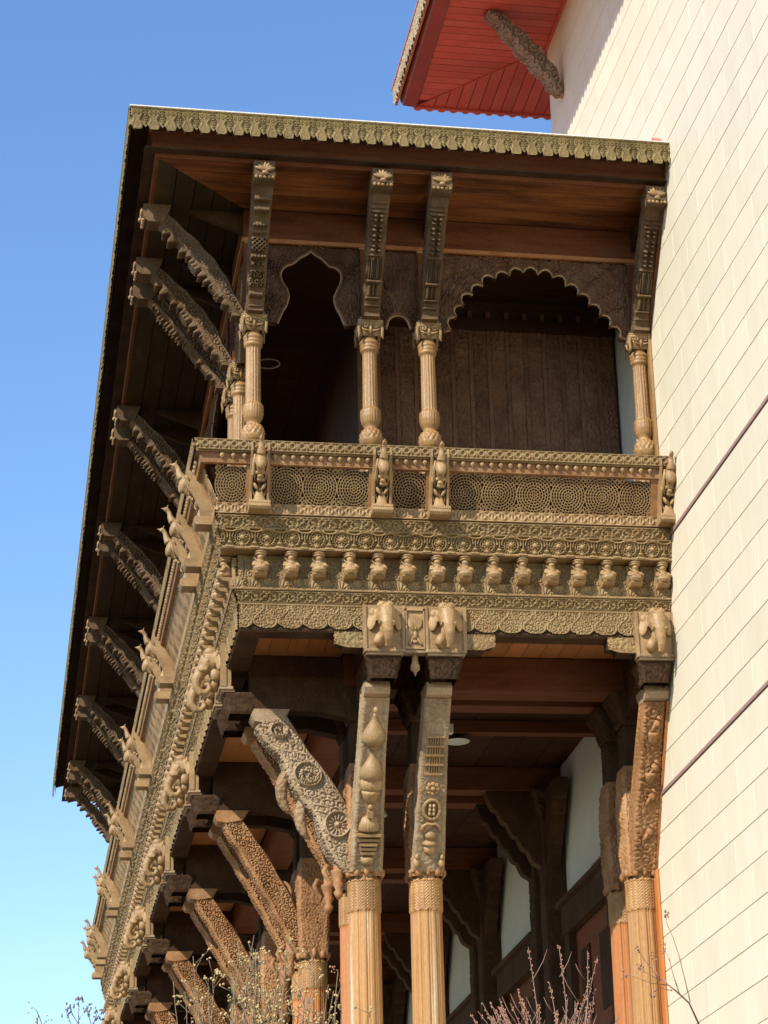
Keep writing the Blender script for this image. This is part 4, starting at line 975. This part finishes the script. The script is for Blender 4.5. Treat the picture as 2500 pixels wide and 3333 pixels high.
P, _ = onA(.935, .04); MB().ell(tuple(P), (.026, .026, .035)).obj('figure_head', M_tan2, sa)
lathe_on(sa, .505, [(.105, .05), (.125, .04), (.128, -.05), (.115, -.06)], 'pleated_drum', M_tan2, .08, 40, 1.0, -.02, 60)
lathe_on(sa, .43, [(.10, .07), (.095, .03), (.07, -.03), (.035, -.07), (.02, -.08)], 'inverted_vase', M_tan2, 0, 12, 1.0, .0)
P, _ = onA(.375, .05); MB().ell(tuple(P), (.028, .03, .03)).obj('round_knob', M_tan2, sa)
P, R_ = onA(.335, .05); MB().box(-.027, .027, -.03, .05, -.035, .035, Matrix.Translation(P) @ R_.to_4x4()).obj('square_peg', M_tan2, sa)
lathe_on(sa, .275, [(.03, .09), (.09, .065), (.12, .0), (.128, -.06), (.12, -.07)], 'pleated_bell', M_tan2, .09, 36, 1.0, -.03, 60)
for k, (f, w_, d_) in enumerate(((.215, .125, .075), (.185, .115, .06), (.16, .09, .065), (.135, .085, .055), (.11, .075, .06))):
    P, R_ = onA(f, 0); MB().box(-w_, w_, -d_, .05, -.014, .012, Matrix.Translation(P) @ R_.to_4x4()).obj('step_moulding', M_tan2, sa)
lathe_on(sa, .065, [(.05, .04), (.07, .03), (.065, -.03), (.04, -.04)], 'bottom_cup', M_tan2, .0, 12, 1.0, .0)
top_block(sa, M_strut)
# B: balusters, flower, ring and pot
sb = thing('lower_bracket', 'carved bracket with baluster tiers, a flower and a pot above the right central column', 'bracket', (LX[1], LY - .165, 0), 0, 'big carved brackets of the lower gallery')
carved_bar('bracket_body', FpA, BpA, [.31, .30, .29, .275, .255, .245, .245], lambda s, x, L: .5 * foliage(s + 0 * x, x + 0 * s, .06, 5) * ((np.abs(x) > .07) | (s / L < .12) | (s / L > .86)), side_fol(.085, 5), M_strut, sb, nf=150, nfr=18, nsd=16)
def at(f, off=0):
    P, R_ = onA(f, off); return Matrix.Translation(P) @ R_.to_4x4()
for k in range(5):
    f = .78 - k * .054
    MB().box(-.095, .095, -.035, .02, -.009, .009, at(f)).obj('baluster_bar', M_tan2, sb)
    if k < 4:
        mb = MB(); T = at(f - .027)
        for j in range(5): mb.box(-.056 + j * .025, -.044 + j * .025, -.022, .01, -.038, .038, T)
        mb.obj('balusters', M_tan2, sb)
T = at(.48)
mb = MB()
for k in range(8):
    a = k * PI / 4; c = T @ Vector((.05 * math.cos(a), -.015, .05 * math.sin(a))); mb.ell(tuple(c), (.027, .02, .027), 10, 6)
mb.ell(tuple(T @ Vector((0, -.03, 0))), (.028, .022, .028), 12, 8); mb.obj('flower', M_tan2, sb)
T = at(.36); mb = MB(); mb.tube([T @ Vector((.085 * math.cos(a), -.025, .10 * math.sin(a))) for a in np.linspace(0, 2 * PI, 33)], .019, 8); mb.obj('beaded_ring', M_tan2, sb)
mb = MB()
for sx in (-.02, .02):
    for q in (.04, 0, -.04): mb.ell(tuple(T @ Vector((sx, -.03, q))), (.018, .02, .026), 8, 6)
mb.obj('knot', M_tan2, sb)
lathe_on(sb, .195, [(.014, .10), (.02, .08), (.03, .07), (.07, .04), (.062, .0), (.03, -.02), (.055, -.03), (.085, -.05), (.08, -.075), (.05, -.085)], 'pot', M_tan2, .06, 16)
lathe_on(sb, .13, [(.07, .045), (.065, -.02), (.035, -.055)], 'fluted_cup', M_tan2, .1, 16)
mb = MB(); T = at(.262)
mb.tube([T @ Vector((x, -.03, z)) for x, z in ((-.10, -.05), (-.085, .0), (-.04, .03), (0, .02), (.04, .03), (.085, .0), (.10, -.05))], .017, 8); mb.obj('canopy_scroll', M_tan2, sb)
for sx in (-1, 1):
    mb = MB(); T = at(.06)
    mb.ell(tuple(T @ Vector((sx * .13, -.03, .05))), (.022, .03, .03), 8, 6); mb.ell(tuple(T @ Vector((sx * .13, -.02, -.01))), (.035, .035, .055), 10, 8); mb.obj('perched_bird', M_tan2, sb)
top_block(sb, M_strut)
# C: wall side bracket
sc_ = thing('lower_bracket', 'carved bracket with stacked birds and pots against the cream wall', 'bracket', (LX[2] - .005, LY - .165, 0), 0, 'big carved brackets of the lower gallery')
carved_bar('bracket_body', FpA, BpA, [.25, .25, .25, .24, .23, .22, .22], lambda s, x, L: leafy(s + 0 * x, x + 0 * s, .12, 15), side_fol(.09, 12), M_struto, sc_, nf=150, nfr=18, nsd=18)
for f, sx in ((.88, .03), (.62, .04), (.45, .03), (.24, .03)):
    T = at(f); mb = MB(); mb.ell(tuple(T @ Vector((sx + .01, -.03, .055))), (.022, .026, .02), 10, 8); mb.ell(tuple(T @ Vector((sx, -.015, -.005))), (.042, .034, .05), 12, 8); mb.tube([T @ Vector((sx + .01, -.05, .055)), T @ Vector((sx + .03, -.07, .05))], [.009, .002], 6); mb.tube([T @ Vector((sx - .02, -.02, -.03)), T @ Vector((sx - .05, -.03, -.08)), T @ Vector((sx - .07, -.02, -.11))], [.022, .016, .006], 6); mb.obj('carved_bird', M_struto, sc_)
for f in (.79, .55):
    lathe_on(sc_, f, [(.07, .06), (.072, .03), (.06, .0), (.05, -.04), (.015, -.09)], 'cone_pot', M_struto, .10, 16)
P = np.array(FpA); mb = MB()
for a, b in ((.0, .5), (.5, 1.0)):
    c = arclen(FpA); ya, yb = np.interp([a, b], c, FpA[:, 0]) + (.03 if a == 0 else -.0); za, zb_ = np.interp([a, b], c, FpA[:, 1])
    mb.prof([(ya - .05, za), (yb - .05, zb_), (yb + .30, zb_), (.3, za)], .118, .142, 'x')
mb.obj('backing_board', M_lowo, sc_)
top_block(sc_, M_strut)
wp = thing('wall_pilaster', 'flat orange board fixed to the cream wall beside the right column', 'pilaster', (4.965, 1.66, 0)); MB().box(0, .028, -.04, .42, 4.0, 7.41).obj('board', M_lowo, wp)
wp2 = thing('wall_pilaster', 'flat orange board on the cream wall beside the right upper column', 'pilaster', (4.965, .50, 0)); MB().box(0, .028, -.02, .2, 11.43, 13.10).obj('board', M_gold, wp2)
wp3 = thing('wall_pilaster', 'slanting brown board between the right eave bracket and the cream wall', 'pilaster', (4.965, .52, 0)); MB().prof([(-.02, 13.10), (-.93, 14.20), (-.93, 14.38), (.2, 14.38), (.2, 13.1)], 0, .028, 'x').obj('board', M_rust, wp3)
# D: side bracket with sunflower disc and scrolls (faces -x)
FpD, BpD = low_paths(lob=.06, D0=.19, D1=.27, k=2.6)
def hD(s, t, D):
    L = 1.95; f = s / L; h = .6 * leafy(s + 0 * t, t + 0 * s, .11, 4)
    for cf, r in ((.27, .14), (.58, .14), (.86, .09)):
        cu = cf * L; q = np.hypot(s - cu, t - D * .5); th = np.arctan2(t - D * .5, s - cu)
        if cf < .4: pat = .5 + .5 * np.cos(th * 14) * sm((q / r - .5) / .3) + .8 * sm(q / (r * .22)) - .3 * sm((q / r - .3) / .08)
        else: pat = .9 * foliage(s + 0 * t, t + 0 * s, .075, 31 + cf) + .7 * sm((((q / r * 1.5 + th / (2 * PI)) % 1) - .5) / .22)
        h = np.where(q < r, np.maximum(pat, 1.5 * sm((q - r * .93) / (r * .09))), h)
    return h
sd = thing('lower_bracket', 'grey scrolled bracket with a sunflower disc leaning left from the inner corner column', 'bracket', (LX[0] - .165, LY, 0), -PI / 2, 'big carved brackets of the lower gallery')
carved_bar('bracket_body', FpD, BpD, [.26, .26, .25, .24, .22], lambda s, x, L: foliage(s + 0 * x, x + 0 * s, .08, 2), hD, M_strut, sd, nf=280, nfr=14, nsd=60, amp_s=.045)
mb = MB()
for k, (f, o) in enumerate(((.42, -.10), (.60, -.11))):
    c = arclen(FpD); y = np.interp(f, c, FpD[:, 0]); z = np.interp(f, c, FpD[:, 1]); 
    mb.tube([(0, y + .02 - .13 * math.sin(a), z + .20 * math.cos(a) - .03 * a) for a in np.linspace(.15, 2.95, 12)], [.015, .035, .05, .058, .062, .062, .06, .055, .05, .04, .028, .01], 10)
    mb.ell((0, y - .02, z + .22), (.03, .03, .035))
mb.obj('hanging_leaves', M_leaf, sd)
top_block(sd, M_strut)
nest(sb, 'knot', 'beaded_ring')
def foot_set(t):
    mb = MB(); mb.lathe([(.02, 7.16), (.05, 7.22), (.03, 7.26), (.06, 7.31), (.045, 7.34), (.075, 7.42), (.08, 7.45), (.05, 7.47), (.05, 7.62), (.07, 7.64)], (0, -.10, 0), 16, fl=.06, nfl=10); mb.obj('pendant_foot', M_struto, t)
    mb = MB(); mb.tube([(-.02, -.16, 7.48), (0, -.22, 7.50), (.02, -.25, 7.44), (0, -.22, 7.38), (0, -.18, 7.33), (0, -.19, 7.27)], [.02, .026, .028, .026, .02, .01], 8); mb.obj('curled_leaf', M_struto, t)
foot_set(sd)
# E: leafy bracket
FpE, BpE = low_paths(lob=.014, D0=.18, D1=.24, k=5)
se = thing('lower_bracket', 'leafy rust-brown bracket leaning left from the second column pair, front one', 'bracket', (1.735, SY[2], 0), -PI / 2, 'big carved brackets of the lower gallery')
carved_bar('bracket_body', FpE, BpE, [.20, .20, .19, .18, .17], lambda s, x, L: leafy(s + 0 * x, x + 0 * s, .075, 2), lambda s, t, D: np.maximum(leafy(s + 0 * t, t + 0 * s, .085, 21), .9 * np.maximum(sm((t - .016) / .012), sm((t - D + .016) / .012))), M_struto, se, nf=300, nfr=20, nsd=56, amp_f=.022, amp_s=.034)
mb = MB(); yc_, zc_ = -.19, 8.16
mb.tube([(.0, yc_ + .10 * math.cos(a), zc_ + .13 * math.sin(a)) for a in np.linspace(-1.2, 2.9, 16)], .022, 8); mb.obj('leaf_loop', M_struto, se)
mb = MB(); mb.lathe([(.005, .13), (.03, .12), (.035, .10), (.03, .085), (.045, .05), (.075, -.06), (.06, -.08)], (0, yc_, zc_ - .03), 18, fl=.12, nfl=14); mb.tube([(0, yc_ + .06, zc_ - .07), (0, yc_ + .10, zc_ - .10), (0, yc_ + .13, zc_ - .14)], [.03, .03, .012], 8); mb.ell((0, yc_ + .06, zc_ - .05), (.025, .025, .03)); mb.obj('skirted_figure', M_struto, se)
mb = MB(); mb.lathe([(.045, 7.46), (.055, 7.5), (.045, 7.52), (.05, 7.78), (.06, 7.8), (.05, 7.84)], (-.10, -.02, 0), 14, fl=.06, nfl=8); mb.obj('colonnette', M_struto, se)
foot_set(se); top_block(se, M_struto)
dup(se, 'leafy bracket close behind the scrolled corner bracket, second column of the first pair', (1.735, SY[1], 0), -PI / 2)
for i, y in enumerate(SY[3:-1]): dup(se, 'leafy rust-brown bracket on the long side lower row, %s from the inner corner' % ordn(i + 3), (1.735, y, 0), -PI / 2)

# ---------------- wall posts and door frames inside the lower gallery
wpost = None
for i, y in enumerate(SY[2:-1]):
    if wpost is None:
        wpost = thing('wall_post', 'dark carved post against the inner wall, nearest of the row', 'post', (4.86, y, 0), 0, 'dark posts along the inner wall')
        square_block('shaft', 0, 4.0, 9.0, .28, .28, .012, .14, M_dark, wpost, 5, n=16, zpts=200)
        square_block('capital', 0, 9.003, 9.38, .30, .56, .03, .11, M_dark, wpost, 6, n=20, zpts=20)
        mb = MB()
        pf = [(.0, 8.5)] + [(.08 + .55 * f - .0, 8.5 + .86 * f ** .8 + 0 * f) for f in np.linspace(0, 1, 5)] + [(.63, 9.39), (0, 9.39)]
        lob = [(0.0, 8.45)]
        for q in range(5):
            for a_ in np.linspace(0, 1, 6)[1:]: lob.append((.06 + .12 * (q + a_) - .0, 8.5 + .165 * (q + a_) - .05 * math.sin(PI * a_)))
        lob += [(.68, 9.39), (0, 9.39)]
        for sy in (-1, 1): mb.prof([(sy * (y_ + .13), z_) for y_, z_ in lob], -.10, .06, 'x')
        mb.prof([(-.14 - y_, z_) for y_, z_ in lob], -.085, .085, 'y')
        mb.obj('corbel_arms', M_dark, wpost)
    else: dup(wpost, 'dark carved post against the inner wall, %s along the row' % ordn(i), (4.86, y, 0))
dfr = None
gaps = [(2.95, 5.72)] + [(PAIRS[i][1] + .2, PAIRS[i + 1][0] - .2) for i in range(1, 5)]
for i, (a, b) in enumerate(gaps):
    t = thing('door_frame', 'dark timber door frame in the white inner wall, %s bay from the front' % ordn(i), 'door frame', (4.99, (a + b) / 2, 0), 0, 'door frames in the inner wall')
    h = min((b - a) / 2 - .15, 1.2)
    MB().box(-.16, 0, -h, h, 7.52, 7.86).obj('lintel', M_dark, t)
    MB().box(-.22, 0, -h - .06, h + .06, 7.864, 7.92).obj('cornice', M_dark, t)
    for sy in (-1, 1): MB().box(-.14, 0, sy * (h - .14) - .12, sy * (h - .14) + .12, 4.0, 7.518).obj('jamb', M_dark, t)
    MB().box(-.05, 0, -h + .262, h - .262, 4.0, 7.517).obj('door_leaf', M_rust, t)
    for sy in (-.5, .5):
        for q in range(3): MB().box(-.07, -.051, sy * (h - .26) - .22, sy * (h - .26) + .22, 4.3 + q * 1.05, 5.15 + q * 1.05).obj('door_panel', M_darks, t); nest(t, 'door_panel', 'door_leaf')

# ---------------- carved partition behind the upper gallery
pt = thing('carved_partition', 'dark partition of narrow carved strips behind the big upper arch', 'partition')
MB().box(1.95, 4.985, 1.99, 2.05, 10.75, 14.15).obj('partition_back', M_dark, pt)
npn = 14; wdp = 3.0 / npn
X, Z = np.meshgrid(np.linspace(-wdp / 2 + .028, wdp / 2 - .028, 14), np.linspace(10.9, 13.9, 190), indexing='ij')
SMs = []
for q in range(2):
    P = np.stack([X, -.012 - leafy(X + q, Z, .10, 10 + q) * .035, Z], -1); me = mesh_np('carved_strip', P, gridfaces(14, 190, flip=True)); me.materials.append(M_part); SMs.append(me)
fm = MB().box(-.024, .024, -.04, 0, 10.8, 14.0).me('stile'); fm.materials.append(M_part)
for k in range(npn):
    o = link('carved_strip', SMs[k % 2], None, pt); o.location = (1.98 + (k + .5) * wdp, 1.985, 0)
    o = link('stile', fm, None, pt); o.location = (1.98 + k * wdp, 1.985, 0)
MB().box(1.95, 4.985, 1.92, 1.99, 13.75, 13.9).obj('top_rail', M_darks, pt)
MB().box(1.95, 1.99, 2.054, 24.3, 10.75, 14.15).obj('side_partition', M_darks, pt)

# ---------------- ceiling lamps
l1 = thing('ceiling_lamp', 'unlit ring-shaped recessed lamp seen through the left upper arch', 'lamp', (1.17, 3.95, 14.155))
mb = MB(); mb.lathe([(.14, .0), (.155, -.006), (.16, -.014), (.148, -.02), (.14, -.012), (.13, .0)], (0, 0, 0), 36); 
mb = MB(); mb.tube([(.135 * math.cos(a), .135 * math.sin(a), -.008) for a in np.linspace(0, 2 * PI, 41)], .011, 8); mb.obj('trim_ring', M_white, l1)
MB().lathe([(.12, -.004), (.12, .0)], (0, 0, 0), 28).obj('lens', M_dark, l1)
l2 = thing('ceiling_lamp', 'pale round ceiling lamp in the lower gallery right of the central columns', 'lamp', (3.36, 4.08, 9.49))
MB().lathe([(.135, .0), (.148, -.004), (.14, -.010), (.10, -.011)], (0, 0, 0), 32).obj('lens', M_lens, l2)
MB().lathe([(.152, .012), (.155, .0), (.150, -.003)], (0, 0, 0), 32).obj('housing', M_darks, l2)
MB().box(-.06, .06, -.06, .06, .03, .205).obj('drop_box', M_darks, l2)
l3 = thing('ceiling_lamp', 'small bright lamp deep in the lower gallery between the central columns', 'lamp', (3.0, 7.9, 9.60)); MB().lathe([(.12, .09), (.13, .0), (.1, -.02)], (0, 0, 0), 24).obj('lens', M_lens, l3)
sp = thing('wall_speaker', 'small white box fixed beside the right central bracket', 'box', (3.17, 3.6, 9.50)); MB().box(-.05, .05, -.05, .05, -.06, .04).obj('case', M_white, sp); MB().box(-.02, .02, -.02, .02, .04, .2).obj('arm', M_white, sp)

# ================================================================== PLANTS IN FRONT
def seed_bush():
    t = thing('seedhead_shrub', 'dense shrub of pale stems with round straw seed heads in front of the left columns', 'shrub', (-.45, -10.5, 0))
    st = MB(); sd_ = MB(); r = random.Random(3)
    for k in range(62):
        a = r.uniform(-1, 1); bx = a * .40 + r.uniform(-.05, .05); top = 3.93 + .27 * (1 - a * a) * r.uniform(.2, 1) - .22 * abs(a) * r.random() - (0.35 if r.random() < .45 else 0) * r.random()
        dx = r.uniform(-.12, .16); by = r.uniform(-.4, .4); ph = r.uniform(0, 6)
        pts = [(bx * .35, by * .3, 0), (bx * .8, by, 1.6), (bx, by, 2.9)] + [(bx + dx * q + .012 * math.sin(ph + q * 7), by, 2.9 + (top - 2.9) * q) for q in (.3, .55, .75, .9, 1)]
        st.tube(pts, [.010, .007, .0045, .0035, .003, .0026, .002, .0015], 5)
        for q in range(r.randint(7, 13)):
            f = r.uniform(.35, 1.0); z = 2.9 + (top - 2.9) * f; x = bx + dx * f; an = r.uniform(0, 2 * PI); l = r.uniform(.02, .09); ex, ey, ez = x + l * math.cos(an), by + l * math.sin(an) * .6, z + r.uniform(.0, .05)
            st.tube([(x, by, z - .02), (ex, ey, ez)], [.002, .0015], 4)
            for m in range(r.randint(1, 4)): sd_.ell((ex + r.uniform(-.012, .012), ey, ez + r.uniform(-.008, .012)), (r.uniform(.004, .0075),) * 3, 6, 4)
    st.obj('stems', M_twig, t, 'stuff'); sd_.obj('seed_heads', M_seed, t, 'stuff')
def twig_bush():
    t = thing('bare_twig_shrub', 'bare shrub of reddish upright twigs with tiny buds below the inner doorways', 'shrub', (1.17, -10.0, 0))
    st = MB(); bd = MB(); r = random.Random(5)
    for k in range(34):
        a = r.uniform(-1, 1); top = 3.86 + .20 * r.random() * (1 - .5 * abs(a)); 
        if k == 0: a = -.25; top = 4.27
        if k == 1: a = .05; top = 4.2
        if k == 2: a = .35; top = 4.17
        if k == 3: a = .55; top = 4.14
        x1 = a * .42 + r.uniform(-.03, .03); by = r.uniform(-.25, .25); bow = r.uniform(-.03, .03)
        pts = [(x1 * .1, by * .3, 0), (x1 * .2, by * .6, 2.2), (x1 * .38, by, 3.45)] + [(x1 * (.38 + .62 * q) + bow * math.sin(q * 3), by, 3.45 + (top - 3.45) * q) for q in (.3, .6, .85, 1)]
        st.tube(pts, [.012, .008, .005, .0036, .0028, .002, .0012], 5)
        for q in range(30):
            f = r.uniform(.05, 1); x = x1 * (.38 + .62 * f) + bow * math.sin(f * 3); z = 3.45 + (top - 3.45) * f; sg = r.choice((-1, 1))
            bd.ell((x + sg * .006, by, z), (.0038, .0034, .005), 5, 4)
        for q in range(2):
            f = r.uniform(.2, .8); x = x1 * (.38 + .62 * f); z = 3.45 + (top - 3.45) * f; sg = r.choice((-1, 1)); l = r.uniform(.06, .15)
            st.tube([(x, by, z), (x + sg * l * .5, by, z + l * .8), (x + sg * l * .7, by, z + l * 1.3)], [.003, .0022, .001], 4)
    st.obj('twigs', M_twigr, t, 'stuff'); bd.obj('buds', M_bud, t, 'stuff')
def un_pt(u, v, y):   # point on the plane y=const seen through a pixel of the photograph; used once to lay out branches in the air
    d = cr * ((u - 1900.385) / 7914.986) + cd * ((v - 1319.098) / 7914.986) + cf
    k = (y + 22.8175849) / d.y; return Vector((-1.7447542, -22.8175849, 1.6)) + d * k
def branch(name, label, cat, paths, mat, bm, budr, y, nb=5, trunk=None, seed=1, y_j=.05):
    t = thing(name, label, cat); r = random.Random(seed); st = MB(); bd = MB(); P0 = None
    for pth, r0, r1 in paths:
        pts = [un_pt(u, v, y + r.uniform(-y_j, y_j)) for u, v in pth]
        if P0 is None: P0 = pts[0]
        n = len(pts); st.tube(pts, [r0 + (r1 - r0) * i / (n - 1) for i in range(n)], 5)
        e = pts[-1]
        for k in range(nb):
            q = e + Vector((r.uniform(-.02, .02), r.uniform(-.02, .02), r.uniform(-.03, .02))); bd.ell(tuple(q), (budr * r.uniform(.5, 1), budr * .7, budr * r.uniform(.6, 1.3)), 6, 4)
        for k in range(nb):
            i = r.randrange(n - 1); q = pts[i].lerp(pts[i + 1], r.random()); bd.ell(tuple(q), (budr * .5, budr * .5, budr * .7), 6, 4)
    if trunk: st.tube([(trunk[0], y, 0), (trunk[0] * .5 + P0.x * .5, y, P0.z * .55), tuple(P0)], [.03, .018, paths[0][1]], 6)
    st.obj('twigs', mat, t, 'stuff'); bd.obj('buds', bm, t, 'stuff')
seed_bush(); twig_bush()
branch('bare_branch', 'bare branching twig with red berries in front of the cream wall at lower right', 'branch',
       [([(2280, 3345), (2243, 3265), (2200, 3225), (2177, 3207), (2130, 3165), (2095, 3120), (2075, 3085)], .006, .0025), ([(2247, 3262), (2226, 3175), (2210, 3110), (2190, 3050), (2170, 3005), (2168, 2975)], .0035, .0015),
        ([(2212, 3235), (2190, 3170), (2178, 3120), (2158, 3085)], .003, .0012), ([(2177, 3207), (2120, 3200), (2060, 3178), (2030, 3170)], .0028, .001), ([(2140, 3175), (2128, 3140), (2125, 3108)], .0025, .001), ([(2190, 3225), (2145, 3215), (2125, 3228)], .002, .001), ([(2150, 3190), (2100, 3165), (2085, 3145)], .002, .001)],
       M_twigr, M_bud, .009, -9.0, 6, trunk=(2.6,), seed=2)
branch('bare_branch', 'thin leafless vine hanging in front of the orange lower column', 'vine',
       [([(1000, 3340), (990, 3270), (975, 3215), (945, 3170), (925, 3150)], .003, .0012), ([(1085, 3340), (1092, 3270), (1110, 3210), (1100, 3160), (1078, 3150)], .002, .001), ([(1040, 3340), (1045, 3300), (1050, 3290)], .002, .001)],
       M_twigr, M_bud, .006, -9.5, 7, trunk=(-.2,), seed=4)
branch('flowering_twigs', 'fine twigs with mauve dry blossoms against the sky at lower left', 'twigs',
       [([(256, 3345), (256, 3300), (257, 3255)], .003, .001), ([(256, 3335), (235, 3300), (228, 3275)], .002, .001), ([(300, 3345), (290, 3310), (284, 3285)], .002, .001), ([(300, 3345), (312, 3310), (318, 3290)], .002, .001), ([(256, 3320), (275, 3295), (285, 3280)], .0015, .001), ([(238, 3345), (222, 3315), (215, 3295)], .0015, .001), ([(300, 3335), (325, 3300)], .0015, .001)],
       M_twig, M_leafv, .007, -10.5, 9, trunk=(-1.3,), seed=6)
branch('bare_branch', 'single curved twig with dried leaf at the far lower left', 'branch',
       [([(140, 3345), (128, 3310), (118, 3288), (105, 3278)], .0028, .001), ([(135, 3345), (148, 3325), (160, 3318)], .0015, .001), ([(120, 3345), (120, 3325), (121, 3315)], .004, .006)],
       M_twig, M_bud, .005, -10.8, 3, trunk=(-1.5,), seed=8)
print('objects', len(S.objects), 'meshes', len(bpy.data.meshes))
